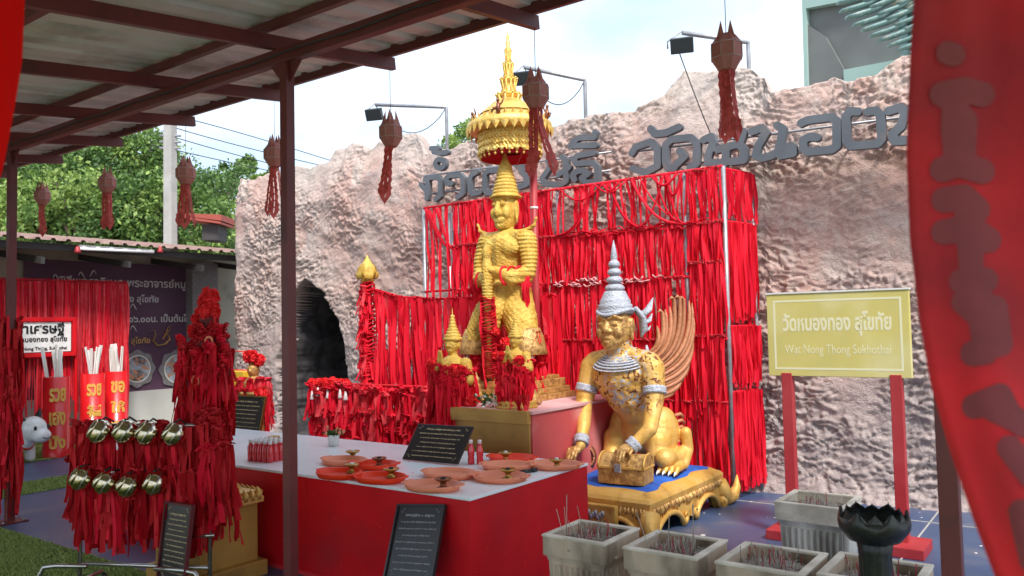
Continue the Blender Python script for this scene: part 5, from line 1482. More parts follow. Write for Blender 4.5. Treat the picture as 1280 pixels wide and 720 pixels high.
# trays with brass candle holders
def tray(px, py, matn, label, rz=0., w=.155, holder=None, hlabel=None):
    p = at_z(px, py, TZ+.03)
    o = thing('plastic_tray', label, 'tray', (p.x, p.y, TZ), rz, 'plastic trays on the offering table')
    prof = [(.115, .0), (.135, .005), (.150, .030), (.156, .034), (.158, .030), (.142, .0)]
    b = MB(); sc = Matrix.Diagonal((w/.155*1.12, w/.155*.86, 1, 1))
    b.lathe([(.002, .004), (.118, .004), (.136, .008), (.150, .034), (.157, .036), (.160, .031), (.143, .001), (.002, .0008)], 32, sc, caps=False)
    b.build('tray_shell', matn, o)
    for s_ in (-1, 1):
        h = MB(); h.tube([(s_*(.150+.022*math.sin(PI*i/8))*w/.155*1.12, .055*math.cos(PI*i/8), .034) for i in range(9)], .007, 6, flat=.7); h.build('handle', matn, o)
    if holder:
        q = at_z(holder[0], holder[1], TZ+.02)
        c = thing('candle_holder', hlabel, 'candle holder', (q.x, q.y, TZ+.006), 0, 'brass candle holders on the trays')
        MB().lathe([(.034, 0), (.036, .006), (.020, .012), (.016, .026), (.024, .038), (.044, .046), (.052, .054), (.047, .059), (.016, .053), (.002, .052)], 18).build('cup', holder[2] if len(holder) > 2 else 'brass', c)
        MB().lathe([(.014, .053), (.014, .064), (.005, .066)], 8).build('candle_stub', 'black' if int(px) % 2 else 'white', c)
tray(430, 574, 'tray_pink', 'pale pink tray at the back of the left group of four', .1, .15, (441, 571), 'brass candle holder in the pale pink tray at the back left')
tray(467, 579, 'tray_red', 'red tray at the right back of the left group of four', .3, .15, (474, 580, 'bronze'), 'dark holder in the red tray behind the front red tray')
tray(424, 590, 'tray_red', 'leftmost red tray near the dark table edge', -.1, .15, (440, 588), 'brass candle holder in the leftmost red tray')
tray(475, 595, 'tray_red', 'frontmost red tray left of the blue pen', .1, .155, (489, 594), 'brass candle holder in the red tray left of the blue pen')
tray(562, 590, 'tray_pink', 'empty pale pink tray in the middle of the table', .1, .16)
tray(541, 605, 'tray_pink', 'salmon tray at the front corner of the table, right of the blue pen', .2, .155, (554, 607, 'bronze'), 'dark holder in the salmon tray at the table corner')
tray(640, 571, 'tray_red', 'red oval tray farthest back on the right side', .2, .15, (632, 573), 'tall brass holder at the back beside the small bottles')
tray(634, 580, 'tray_pink', 'pale tray half hidden between two trays right of the bottles', .4, .15)
tray(625, 594, 'tray_pink', 'pale pink tray left of the black marker', .2, .155, (635, 595), 'bright brass holder in the tray left of the black marker')
tray(694, 579, 'tray_pink', 'pale pink tray at the far right corner of the table', .3, .155, (696, 582), 'brass holder in the tray at the far right corner')
def pen(px, py, rz, m, label, L=.13, r=.006):
    p = at_z(px, py, TZ+.005); o = thing('marker_pen', label, 'pen', (p.x, p.y, TZ+r+.001), rz)
    MB().tube([(-L/2, 0, 0), (L/2*.4, 0, 0)], r, 10).build('barrel', m, o); MB().tube([(L/2*.4, 0, 0), (L/2, 0, 0)], r*1.15, 10).build('cap', m, o)
    MB().tube([(-L/2, 0, 0), (-L/2-.012, 0, 0)], [r*.6, r*.1], 8).build('tip', 'black', o)
pen(515, 601, R(50), 'blue_cloth', 'blue pen lying between the red tray and the salmon tray'); pen(661, 590, R(75), 'black', 'black marker lying beside the right-hand trays', .13, .012)
def bottle(p, label, m='bottle_red', h=.15, group=None):
    o = thing('drink_bottle', label, 'bottle', p, 0, group); k = h/.15
    MB().lathe([(.018*k, 0), (.022*k, .004*k), (.022*k, .03*k), (.019*k, .045*k), (.022*k, .06*k), (.022*k, .09*k), (.012*k, .118*k), (.010*k, .128*k)], 14).build('bottle_body', m, o)
    MB().lathe([(.0125*k, .127*k), (.0125*k, .147*k), (.010*k, .150*k)], 12).build('cap', 'clear_plastic' if m != 'white' else 'white', o)
    return o
for px, lb in ((589, 'left of the two small red drink bottles beside the black plaque'), (600, 'right of the two small red drink bottles beside the black plaque')):
    p = at_z(px, 580, TZ); bottle((p.x, p.y, TZ), lb, h=.165)
# shrink-wrapped pack
p = at_z(318, 578, TZ)
pk = thing('bottle_pack', 'wrapped pack of small red bottles with white caps on the left of the table', 'bottle pack', (p.x, p.y+.12, TZ), .1)
for i in range(5):
    for j in range(4):
        b = MB(); x, y = -.10+.05*i, -.075+.05*j
        b.lathe([(.021, 0), (.023, .004), (.023, .10), (.012, .125), (.011, .13)], 10, c=(x, y, 0)); bb = b.build('bottle', 'bottle_red', pk)
        MB().lathe([(.015, .128), (.015, .150), (.012, .153)], 10, c=(x, y, 0)).build('cap', 'white', bb)
# potted plant
p = at_z(417, 557, TZ)
vp = thing('potted_plant', 'small leafy plant with pink buds in a white cup on the back of the table', 'plant', (p.x, p.y, TZ))
MB().lathe([(.032, 0), (.040, .004), (.048, .085), (.050, .09), (.044, .088), (.04, .07), (.005, .07)], 20).build('cup', 'white', vp)
lf_ = MB(); pk_ = MB()
for k in range(40):
    a = rg.uniform(0, 6.28); L = rg.uniform(.05, .12); d = Vector((math.cos(a), math.sin(a), rg.uniform(.1, 1.0))).normalized(); c = Vector((0, 0, .08)); e = c+d*L; n_ = d.cross(Vector((0, 0, 1))).normalized()*.018
    lf_.add([c, c.lerp(e, .5)+n_+Vector((0, 0, .01)), e-Vector((0, 0, .015)), c.lerp(e, .5)-n_+Vector((0, 0, .01))], [(0, 1, 2, 3)])
    if k < 7: pk_.ell(c+d*L*1.05, (.012, .012, .016), 6, k=4)
lf_.build('leaves', 'leaf_dark', vp); tag(pk_.build('buds', 'tray_pink', vp), kind='stuff')
q = at_z(341, 556, TZ); gb = MB(); gb.box((0, 0, .03), (.10, .10, .06), bev=.006); gb.box((0, 0, .066), (.08, .08, .012), bev=.003)
gbo = gb.build('gold_block', 'gold_flat'); gbo.location = (q.x, q.y, TZ); tag(gbo, 'small square gold block on the back left corner of the table', 'block')

# ------------------------------------------------------------------ tall ribbon-covered statue on a gold plinth (left)
PXc, PYc = -4.75, 3.12
pl = thing('gold_plinth', 'square gold plinth with lotus moulding under the tall ribbon-covered statue', 'plinth', (PXc, PYc-.03, 0))
MB().box((0, 0, .05), (.60, .50, .10), bev=.008).build('plinth_foot', 'gold_flat', pl)
MB().box((0, 0, .285), (.50, .42, .37), bev=.006).build('plinth_block', 'gold_flat', pl)
MB().box((0, 0, .49), (.56, .48, .04), bev=.008).build('plinth_cornice', 'gold_paint', pl)
MB().box((0, 0, .53), (.50, .42, .04), bev=.008).build('plinth_step', 'gold_paint', pl)
lp = MB()
for s_ in (-1, 1):
    for i in range(9):
        lp.tube([(-.22+.055*i, s_*.235, .50), (-.22+.055*i, s_*.25, .53), (-.22+.055*i, s_*.225, .565)], [.024, .022, .003], 6)
        lp.tube([(s_*.265, -.20+.05*i, .50), (s_*.28, -.20+.05*i, .53), (s_*.255, -.20+.05*i, .565)], [.024, .022, .003], 6)
tag(lp.build('lotus_petals', 'gold_paint', pl), kind='stuff')
MB().lathe([(.20, .55), (.21, .57), (.17, .60), (.18, .63)], 24).build('statue_foot', 'gold_paint', pl)
rs = thing('ribboned_statue', 'tall standing statue buried from head to foot in dark red ribbons beside the bowl rack', 'statue', (PXc, PYc, .60), .3)
B = Body()
B.chain([(0, 0, .05), (0, 0, .35), (0, 0, .60), (0, 0, .88)], [.12, .12, .13, .14])
B.chain([(0, 0, .88), (0, -.01, 1.02)], [.06, .055]).ell((0, -.02, 1.07), (.07, .075, .085))
for s_ in (-1, 1): B.chain([(s_*.12, 0, .90), (s_*.19, -.05, .72), (s_*.07, -.17, .66)], [.06, .05, .04])
B.build('statue_body', 'skin_red', rs, .012, 3)
pompom(rs, (0, -.01, 1.20), .085); 
for a in range(5): pompom(rs, (.055*math.cos(a*1.25), -.02+.055*math.sin(a*1.25), 1.125), .05)
for p, r in (((-.11, -.08, 1.0), .045), ((-.10, -.06, 1.08), .035)): pompom(rs, p, r)
fm = MB()
for k in range(560):
    z = rg.choice((1.10, 1.05, .98, .95, .92, .88, .84, .80, .72, .66, .60, .48, .35)); prof_r = float(np.interp(z, [0, .5, .75, .9, .98, 1.05], [.11, .12, .19, .165, .10, .065]))
    a = rg.uniform(0, 6.28); r = prof_r*rg.uniform(.82, 1.08); L = min(z+.02, rg.uniform(.25, .62))
    p = (r*math.cos(a), r*.85*math.sin(a)-.01, z)
    flare = (.03+.10*rg.random())*math.sin(a), -(.03+.10*rg.random())*math.cos(a)
    if k < 280: link('ribbon', rg.choice(RIB['ribbon_dark' if rg.random() < .6 else 'ribbon']), rs, p, (flare[0]*.8, flare[1]*.8, a+PI/2+rg.uniform(-.6, .6)), (1.1, 1.1, L))
    else: ribbon_mb(L, .026, 7, k, .02, m=T(*p) @ Euler((flare[0]*.8, flare[1]*.8, a+PI/2), 'XYZ').to_matrix().to_4x4(), mb=fm)
for k in range(70):
    z = rg.choice((1.02, .98, .95, .88, .82, .75, .62, .5, .55, .25)); a = rg.uniform(0, 6.28); r = .12 if z < .8 else .10
    link('ribbon_bunch', rg.choice(BUNCH['ribbon_dark' if rg.random() < .65 else 'ribbon']), rs, (r*math.cos(a), r*.9*math.sin(a), z), (0, 0, a+PI/2), (1, 1, rg.uniform(.6, 1)))
for k in range(10):
    a = rg.uniform(-.6, 1.2)-PI/2; link('ribbon_bunch', rg.choice(BUNCH['ribbon_dark']), rs, (.24*math.cos(a)+.06, .20*math.sin(a), rg.uniform(-.12, .05)), (0, 0, a+PI/2), (1.5, 1.5, .8))
tag(fm.build('ribbon_mass', 'ribbon_dark', rs), kind='stuff')
for s_ in (-1, 1):
    for k in range(9):
        t = k/8; link('ribbon_bunch', rg.choice(BUNCH['ribbon_dark' if k % 2 else 'ribbon']), rs, (s_*(.14+.07*math.sin(PI*t)), -.02-.13*t, .93-.24*t), (0, 0, rg.uniform(-1, 1)), (1, 1, rg.uniform(.7, 1.1)))
for k in range(16): link('ribbon_bunch', rg.choice(BUNCH['ribbon_dark' if k % 2 else 'ribbon']), rs, (rg.uniform(-.16, .16), -.17, rg.uniform(.62, .95)), (0, 0, rg.uniform(-.8, .8)), (1, 1, rg.uniform(.6, 1)))
bt = MB()
for p in ((.10, -.14, .93), (.02, -.2, .68)): bt.tube([(p[0]+.035*math.cos(t), p[1], p[2]+.03*math.sin(t)) for t in np.linspace(0, 6.283, 14)], .008, 6)
bt.build('ribbon_rosette', 'tray_pink', rs)

rs.scale = (.80, .80, 1)
# small ribboned statue behind the left end of the table
sp_ = at_y(318, 545, 5.35)
ss = thing('small_ribboned_statue', 'small golden-faced statue in red ribbon ruffles behind the framed plaque', 'statue', (sp_.x, 5.35, .47), .35)
MB().box((0, 0, -.235), (.55, .42, .47), bev=.01).build('pedestal', 'pink_box', ss)
B = Body(); B.chain([(0, 0, .0), (0, 0, .30), (0, 0, .52)], [.14, .12, .12]); B.chain([(0, 0, .52), (0, 0, .62)], [.05, .05]).ell((0, -.01, .70), (.065, .072, .085)).chain([(0, -.08, .70), (0, -.085, .685)], [.012, .014])
for s_ in (-1, 1): B.chain([(s_*.11, 0, .52), (s_*.16, -.05, .40), (s_*.04, -.16, .46)], [.05, .04, .03]).ell((s_*.028, -.068, .72), (.016, .012, .01))
B.build('statue_body', 'gold_leaf', ss, .009, 2)
for i in range(6): pompom(ss, (.06*math.cos(i), -.0+.05*math.sin(i), .80+.045*(i//3)), .065)
for p, r in (((-.17, -.10, .42), .10), ((.15, -.10, .45), .075), ((-.2, -.05, .33), .07)): pompom(ss, p, r)
for k in range(40):
    a = rg.uniform(0, 6.28); z = rg.choice((.6, .5, .42, .35)); r = .15
    link('ribbon_bunch', rg.choice(BUNCH['ribbon' if k % 3 else 'ribbon_pale']), ss, (r*math.cos(a), r*math.sin(a), z), (0, 0, a+PI/2), (.9, .9, .75))
for s_ in (-1, 1):
    for k in range(10): one_ribbon(ss, (s_*.20+rg.uniform(-.02, .02), -.06, .45), rg.uniform(.4, .75), 'ribbon')
# red wire frame and yellow box to its left
q = at_y(298, 490, 5.5)
db = thing('offering_box', 'yellow offering box with white tissues and a thin red wire frame above it', 'box', (q.x, 5.5, 0))
MB().box((0, 0, .40), (.34, .26, .80), bev=.01).build('box_body', 'yellow_box', db)
MB().box((0, -.135, .62), (.26, .012, .05), bev=.002).build('slot_plate', 'gold_flat', db)
MB().box((.02, 0, 1.0), (.28, .10, .28), bev=.01).build('back_board', 'yellow_box', db)
tw = MB()
for i in range(6): tw.ell((-.08+.03*i, -.08, .83+.02*(i % 2)), (.03, .03, .025), 8, k=5)
tw.build('white_tissue', 'white', db)
wf = MB(); zt, zb = 1.36, 1.10
wf.tube([(-.17, .02, .8), (-.17, .02, zt)], .007, 6).tube([(.24, .02, .8), (.24, .02, zt)], .007, 6).tube([(-.17, .02, zt), (.24, .02, zt)], .007, 6).tube([(-.17, .02, zb+.05), (.24, .02, zb+.05)], .006, 6)
wf.build('red_wire_frame', 'tray_red', db)

# ------------------------------------------------------------------ rack of metal bowls
rc = at_z(175, 592, .70)
RC = C0+(rc-C0)*1.0
RKD = at_y(190, 600, 2.72)
rk = thing('bowl_rack', 'chromed tube rack draped with dark red ribbons holding eight metal bowls', 'rack', (RKD.x, 2.72, 0), R(26))
HW = .47
def rkz(px, py):   # picture point on the rack's own plane, in rack coordinates
    Mi = wmat(rk).inverted(); o = Mi @ C0; d = Mi.to_3x3() @ ray(px, py); t = -o.y/d.y; return o+d*t
fr_ = MB()
L_, R_ = rkz(100, 640).x, rkz(262, 640).x
for x in (L_, R_):
    fr_.tube([(x, -.22, .03), (x, -.20, .05), (x, .20, .05), (x, .22, .03)], .013, 8)
    fr_.tube([(x, 0, .05), (x, 0, 1.02)], .013, 8)
fr_.tube([(L_-.02, 0, 1.02), (R_+.02, 0, 1.02)], .013, 8).tube([(L_, 0, .74), (R_, 0, .74)], .012, 8).tube([(L_, 0, .16), (R_, 0, .16)], .012, 8).tube([(R_-.1, -.05, .36), (R_+.06, -.05, .37)], .010, 8)
for x, sg_ in ((L_, 1), (R_, -1)): fr_.tube([(x-.10*sg_, -.24, .0), (x-.09*sg_, -.24, .14), (x-.05*sg_, -.24, .205), (x+.03*sg_, -.235, .215), (x+.22*sg_, -.22, .215)], .014, 10)
fr_.build('rack_frame', 'tube_steel', rk)
ft = MB()
for x in (L_, R_):
    for y in (-.22, .22): ft.tube([(x, y, .03), (x, y*1.08, .0)], .016, 8)
ft.build('rubber_foot', 'rubber', rk)
budg = [200]
def hangl(x, y, z, L, key): link('ribbon', rg.choice(RIB[key]), rk, (x, y, z), (rg.uniform(-.02, .02), rg.uniform(-.03, .03), rg.uniform(-.6, .6)), (.95, .7, L))
rmass = MB()
for z, n_, L0 in ((1.02, 170, .42), (.74, 230, .52)):
    for k in range(n_):
        x = rg.uniform(L_-.02, R_+.02); y = rg.uniform(-.07, .04); L = L0*rg.uniform(.6, 1.0); L = min(L, z-.06)
        if z < .9 and L_+.30 < x < L_+.34: continue
        key = 'ribbon_dark' if rg.random() < .5 else 'ribbon'
        if k % 2: hangl(x, y, z, L, key)
        else: ribbon_mb(L, .034, 7, k, .016, m=T(x, y, z) @ RZ(rg.uniform(-.6, .6)), mb=rmass)
for k in range(16):
    link('ribbon_bunch', rg.choice(BUNCH['ribbon_dark']), rk, (rg.uniform(L_, R_), -.04, rg.choice((1.04, .76))), (0, 0, rg.uniform(-.5, .5)), (.9, .8, .7))
for k in range(14):
    link('ribbon_bunch', rg.choice(BUNCH['ribbon_dark' if k % 3 else 'ribbon']), rk, (R_+rg.uniform(-.08, .10), rg.uniform(-.08, .08), rg.choice((1.08, 1.0, .9, .76))), (0, 0, rg.uniform(-.5, 1.5)), (1.15, 1.0, 1.15))
for k in range(5): link('ribbon_bunch', rg.choice(BUNCH['ribbon_dark']), rk, (L_-.03, 0, .80), (0, 0, -1.2), (1.0, 1.0, .9))
tag(rmass.build('ribbon_mass', 'ribbon_dark', rk), kind='stuff')
names = ['first', 'second', 'third', 'fourth']
for row, pts in enumerate((((138, 537), (169, 537), (197, 539), (230, 540)), ((116, 594), (145, 599), (173, 603), (206, 600)))):
    for i, (px, py) in enumerate(pts):
        p = rkz(px, py); w = wmat(rk) @ Vector((p.x, -.10, p.z))
        o = thing('metal_bowl', '%s metal alms bowl from the left in the %s row of the rack' % (names[i], ('upper', 'lower')[row]), 'bowl', tuple(w), R(26)-.25+rg.uniform(-.15, .15), 'metal alms bowls on the ribbon rack')
        tl = RX(R(48+rg.uniform(-10, 10))) @ RY(R(rg.uniform(-42, -22)))
        b = MB(); b.lathe([(.010, -.070), (.040, -.064), (.066, -.040), (.077, -.006), (.074, .018), (.060, .036), (.056, .042)], 30, tl); b.build('bowl_body', 'chrome', o)
        l_ = MB(); l_.lathe([(.059, .038), (.063, .042), (.061, .050), (.045, .060), (.020, .066), (.002, .068)], 30, tl); l_.build('lid', 'chrome', o)
        r_ = MB(); r_.lathe([(.0775, -.012), (.0800, -.008), (.0775, -.002)], 30, tl, caps=False); r_.build('rim_line', 'tube_steel', o)
        h = MB(); h.tube([(0, .0, .06), (0, .04, .085), (0, .10, .05)], .006, 6); h.ell((0, 0, .072), (.009, .009, .01), 8, k=5); h.build('hook', 'rubber', o)

# ribbons tied round the left post
lpz = thing('post_ribbons', 'thick wrap of dark red ribbons tied round the left maroon post', 'ribbon bundle', (-7.58, PYL, 0))
pm_ = MB()
for k in range(200):
    a = rg.uniform(0, 6.28); z = rg.uniform(.75, 1.78); r = .05+.025*rg.random(); L = min(z-.05, rg.uniform(.3, .9))
    p = (r*math.cos(a), r*math.sin(a), z)
    if k < 110: link('ribbon', rg.choice(RIB['ribbon_dark' if rg.random() < .7 else 'ribbon']), lpz, p, (.03*math.sin(a), -.03*math.cos(a), a+PI/2), (1.0, 1.0, L))
    else: ribbon_mb(L, .034, 7, k, .02, m=T(*p) @ RZ(a+PI/2), mb=pm_)
for k in range(26): 
    a = rg.uniform(0, 6.28); link('ribbon_bunch', rg.choice(BUNCH['ribbon_dark' if k % 3 else 'ribbon']), lpz, (.06*math.cos(a), .06*math.sin(a), rg.uniform(.8, 1.75)), (0, 0, a+PI/2), (.7, .6, .8))
tag(pm_.build('ribbon_mass', 'ribbon_dark', lpz), kind='stuff')

# ------------------------------------------------------------------ left: ribbon screen, sign, cylinders, cow
SXX = -12.2
scn = thing('ribbon_screen', 'wide screen of long pinkish red ribbons standing before the purple banner', 'ribbon screen', (SXX, 5.3, 0))
y0_, y1_ = 4.1, at_x(158, 350, SXX).y
for y in (y0_, y1_): MB().tube([(SXX, y, 0), (SXX, y, 2.36)], .02, 8).build('screen_post', 'sign_red', scn, world=True)
for z in (2.36, 1.9): MB().tube([(SXX, y0_, z), (SXX, y1_, z)], .015, 8).build('rail', 'sign_red', scn, world=True)
smass = MB(); n_ = 0; y = y0_
while y < y1_:
    y += .0075*rg.uniform(.3, 1.7); L = rg.uniform(.9, 1.9) if rg.random() < .6 else rg.uniform(1.7, 2.15)
    key = rg.choice(('ribbon', 'ribbon_pale', 'ribbon_pale')); n_ += 1
    if n_ % 2 == 0: link('ribbon', rg.choice(RIB[key]), scn, (.03+rg.uniform(-.03, .03), y-5.3, 2.36), (rg.uniform(-.02, .02), 0, PI/2+rg.uniform(-.4, .4)), (1, 1, L))
    else: ribbon_mb(L, rg.uniform(.026, .04), 7, n_, .014, m=T(SXX+.02, y, 2.35) @ RZ(PI/2+rg.uniform(-.4, .4)), mb=smass)
    if n_ % 3 == 0: knot(smass, (SXX+.03, y, 2.38), .018, n_)
tag(smass.build('ribbon_mass', 'ribbon_pale', scn, world=True), kind='stuff')
# white board in a red frame, facing +x
bd = [at_x(x, y, SXX+.12) for x, y in ((24, 404), (88, 402), (87, 438), (23, 442))]
bc_ = sum(bd, Vector())/4; bw, bh = (bd[1]-bd[0]).length*1.22, (bd[1]-bd[2]).length
bc_.y -= bw*.08
ws = thing('white_sign', 'white Thai name sign in a red wooden frame on the ribbon screen', 'sign', (SXX+.12, bc_.y, 0))
MZ = T(0, 0, bc_.z) @ RZ(PI/2) @ RX(PI/2)      # text frame: x -> +y, y -> z, z -> +x
MB().box((0, 0, bc_.z), (.02, bw, bh)).build('board', 'white', ws)
ff = MB(); e = .06
for s_ in (-1, 1):
    ff.box((.012, 0, bc_.z+s_*(bh/2+e*.7)), (.05, bw+e*2.2, e), bev=.008); ff.box((.012, s_*(bw/2+e*.7), bc_.z), (.048, e, bh+e*.6), bev=.008)
for s_ in (-1, 1): ff.box((-.01, s_*(bw/2+e*1.3), bc_.z*.5+.1), (.03, .03, bc_.z), bev=.003)
ff.build('frame', 'table_red', ws)
put_text('lettering', 'ถ้ำเศรษฐี', .2, 'black', ws, T(.014, bw*.0, bh*.27) @ MZ, width=bw*.78, offset=.006, extrude=.006)
tag(put_text('lettering', 'วัดหนองทอง สุโขทัย', .2, 'black', ws, T(.014, 0, -bh*.08) @ MZ, width=bw*.86, offset=.004, extrude=.006), kind='stuff')
put_text('lettering', 'Wat Nong Thong, Sukhothai', .2, 'black', ws, T(.014, 0, -bh*.38) @ MZ, width=bw*.86, offset=.002, extrude=.006)

def siem(px, py, r, h, lines, label, nst, seed):
    p = at_z(px, py, 0); o = thing('stick_cylinder', label, 'cylinder', (p.x, p.y, 0), 0, 'giant red fortune stick cylinders')
    b = MB(); b.lathe([(r*1.03, 0), (r*1.03, .10), (r, .105), (r, h), (r*.94, h), (r*.94, h-.3)], 36, caps=False); b.lathe([(.001, h-.3), (r*.94, h-.3)], 36, caps=False); b.build('cylinder_body', 'siem', o)
    ang0 = math.atan2(-p.y, -p.x)
    for i, tx in enumerate(lines):
        z = h*(.78-.29*i)
        def wrap(c, z=z): 
            a = ang0+.10+c.x/(r+.004); rr = r+.004+c.z; return Vector((rr*math.cos(a), rr*math.sin(a), z+c.y))
        me = put_text('cut_lettering', tx, .2, 'siem_text', o, Matrix.Identity(4), width=r*1.25, height=h*.17, offset=.008, extrude=.006, fn=wrap)
    r2 = random.Random(seed)
    for k in range(nst):
        a = r2.uniform(0, 6.28); q = r*.55*r2.random(); x, y = q*math.cos(a), q*math.sin(a); tx_, ty = r2.uniform(-.14, .14), r2.uniform(-.14, .14)
        L = r2.uniform(.32, .46)*(h/1.05)
        m = T(x, y, h-.28) @ Euler((tx_, ty, r2.uniform(0, 3)), 'XYZ').to_matrix().to_4x4()
        MB().box((0, 0, (L+.25)/2), (.045, .014, L+.25), m, bev=.003).build('stick', 'stick_white', o)
    return o
siem(70, 571, .155, 1.04, ('รวย', 'เฮง', 'ปัง'), 'leftmost giant red cylinder of white sticks, beside the white cow figure', 7, 1)
siem(116, 556, .155, 1.02, ('รวย', '福', '60'), 'middle giant red cylinder of white sticks with a Chinese character', 8, 2)
siem(146, 549, .155, 1.02, ('ขอ', 'ให้', 'รวย'), 'right giant red cylinder of white sticks, nearest the edge of the ribbon screen', 9, 3)

q = at_z(38, 577, 0)
cow = thing('cow_figure', 'small white cartoonish cow figure with black ear standing on the grass by the cylinders', 'cow figure', (q.x+.0, q.y-.08, 0), R(112))
B = Body(); B.chain([(0, .0, .30), (0, .34, .30)], [.15, .16]).ell((0, -.14, .42), (.15, .17, .16)).ell((0, -.27, .34), (.12, .10, .09))
for sx_ in (-1, 1):
    for y in (.0, .34): B.chain([(sx_*.09, y, .24), (sx_*.10, y, .05)], [.06, .062])
B.build('cow_body', 'cow_white', cow, .012, 5)
for s_ in (-1, 1):
    MB().tube([(s_*.10, -.10, .54), (s_*.15, -.08, .60), (s_*.17, -.08, .66)], [.04, .035, .008], 8, flat=.5).build('ear', 'black', cow)
    MB().ell((s_*.10, -.275, .44), (.022, .014, .028), 8, k=6).build('eye', 'black', cow)
MB().tube([(.06*math.cos(t), -.365+.012*math.cos(t)**2, .33+.02*math.sin(t)) for t in np.linspace(PI, 2*PI, 10)], .006, 5).build('mouth', 'black', cow)
MB().tube([(.13*math.cos(t), -.02+.13*math.sin(t)*.4, .30+.13*math.sin(t)) for t in np.linspace(0, 6.28, 20)], .014, 6).build('red_collar', 'tray_red', cow)

# ------------------------------------------------------------------ left building with eave, purple banner
WX = -12.95
lw = thing('side_building', 'low beige building with a corrugated lean-to roof at the left end of the yard', 'building', (WX, 5, 0))
MB().box((WX-.10, 4.9, 1.5), (.2, 13.6, 3.0)).build('wall', 'plaster', lw, world=True)
MB().box((WX+.03, 5.4, .31), (.06, 6.5, .62), bev=.005).build('white_dado', 'plaster_white', lw, world=True)
MB().box((WX+.10, 8.25, 1.4), (.3, .5, 2.8)).build('corner_pillar', 'banner_frame', lw, world=True)
# roof: eave at x -11.5, z 2.88, rising back
rf = MB(); y = -1.8; prof = []
while y < 9.2:
    prof += [(y, 0), (y+.09, 0), (y+.11, .03), (y+.15, .03), (y+.17, 0)]; y += .20
n_ = len(prof); vs = []
for x, z in ((-11.45, 2.88), (-14.0, 3.22)):
    for py_, pz in prof: vs.append((x, py_, z+pz))
for x, z in ((-11.45, 2.878), (-14.0, 3.218)):
    for py_, pz in prof: vs.append((x, py_, z+pz))
rf.add(vs, [(i, i+1, n_+i+1, n_+i) for i in range(n_-1)]+[(2*n_+i+1, 2*n_+i, 3*n_+i, 3*n_+i+1) for i in range(n_-1)]+[(i+1, i, 2*n_+i, 2*n_+i+1) for i in range(n_-1)])
rf.build('roof', 'roof_edge', lw, world=True)
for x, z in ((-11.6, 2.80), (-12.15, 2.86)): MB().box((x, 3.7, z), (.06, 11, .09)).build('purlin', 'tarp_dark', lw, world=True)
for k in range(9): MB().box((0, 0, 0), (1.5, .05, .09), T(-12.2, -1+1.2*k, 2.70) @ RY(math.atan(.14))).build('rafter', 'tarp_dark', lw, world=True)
MB().box((-12.0, 3.7, 2.63), (1.0, 11, .012), RZ(0)).build('soffit', 'tarp_dark', lw, world=True) if False else None
p, q = at_x(100, 311, -11.5), at_x(192, 315, -11.5)
tl_ = thing('fluorescent_tube', 'white fluorescent tube fixed under the eave of the left building', 'tube light', tuple((p+q)/2))
MB().tube([p, q], .022, 10).build('tube', 'tubelight', tl_, world=True); MB().box(((p.x-.03), (p.y+q.y)/2, (p.z+q.z)/2+.03), (.06, (q-p).length*1.02, .035)).build('fitting', 'white', tl_, world=True)
for px, lb in ((97, 'small red bell-shaped ornament at the left end of the fluorescent tube'), (200, 'small red bell-shaped ornament at the right end of the fluorescent tube')):
    p = at_x(px, 312, -11.47); MBx = MB().lathe([(.01, .05), (.03, .03), (.035, -.01), (.05, -.04), (.04, -.045)], 10); o = MBx.build('eave_ornament', 'sign_red'); o.location = p; tag(o, lb, 'ornament')
# banner
BX = WX+.02
c4 = [at_x(x, y, BX) for x, y in ((248, 334), (248, 484))]
by1_, bz1, bz0 = c4[0].y, c4[0].z, c4[1].z; by0_ = by1_-2.9
bn = thing('purple_banner', 'purple printed ceremony banner with white Thai script on the left wall', 'banner', (BX, (by0_+by1_)/2, (bz0+bz1)/2))
def bf(u, v): return Vector((.028+.012*math.sin(u*8+v*3)+.006*math.sin(v*11), (u-.5)*(by1_-by0_), (v-.5)*(bz1-bz0)))
surf_mb(bf, 40, 24).build('banner_sheet', 'banner', bn)
def BM(px, py): 
    w = at_x(px, py, BX+.06); return T(.06, w.y-(by0_+by1_)/2, w.z-(bz0+bz1)/2) @ RZ(PI/2) @ RX(PI/2)
def wid(x0, x1, y): return (at_x(x1, y, BX)-at_x(x0, y, BX)).length
put_text('printed_text', 'พิธีพุทธาภิเษก พระอาจารย์หมู', .2, 'banner_text', bn, BM(157, 354), width=wid(78, 236, 354), offset=.003, extrude=.002)
put_text('printed_text', 'วัดหนองทอง สุโขทัย', .2, 'banner_text', bn, BM(155, 374), width=wid(110, 199, 374), offset=.003, extrude=.002)
put_text('printed_text', 'เวลา ๑๖.๐๐น. เป็นต้นไป', .2, 'banner_text', bn, BM(190, 399), width=wid(140, 240, 399), offset=.003, extrude=.002)
put_text('printed_text', 'วัดหนองทอง สุโขทัย', .2, 'banner_gold', bn, BM(150, 427), width=wid(110, 187, 427), offset=.003, extrude=.002)
gz = MB()   # golden swan emblem
def bp_(px, py): w = at_x(px, py, BX+.055); return Vector((.058, w.y-(by0_+by1_)/2, w.z-(bz0+bz1)/2))
gz.tube([bp_(*p) for p in ((187, 414), (193, 413), (194, 419), (191, 426), (197, 432), (206, 430), (212, 424), (209, 417))], [.006, .02, .022, .03, .05, .05, .035, .01], 8, flat=.2)
gz.tube([bp_(*p) for p in ((203, 424), (208, 416), (209, 410), (216, 405))], [.04, .032, .022, .004], 8, flat=.2)
gz.tube([bp_(*p) for p in ((205, 418), (211, 414), (214, 408))], [.02, .02, .003], 8, flat=.2)
gz.build('swan_emblem', 'banner_gold', bn)
for c_ in kids(bn):
    if c_.name.startswith('printed_text'): c_['kind'] = 'stuff'
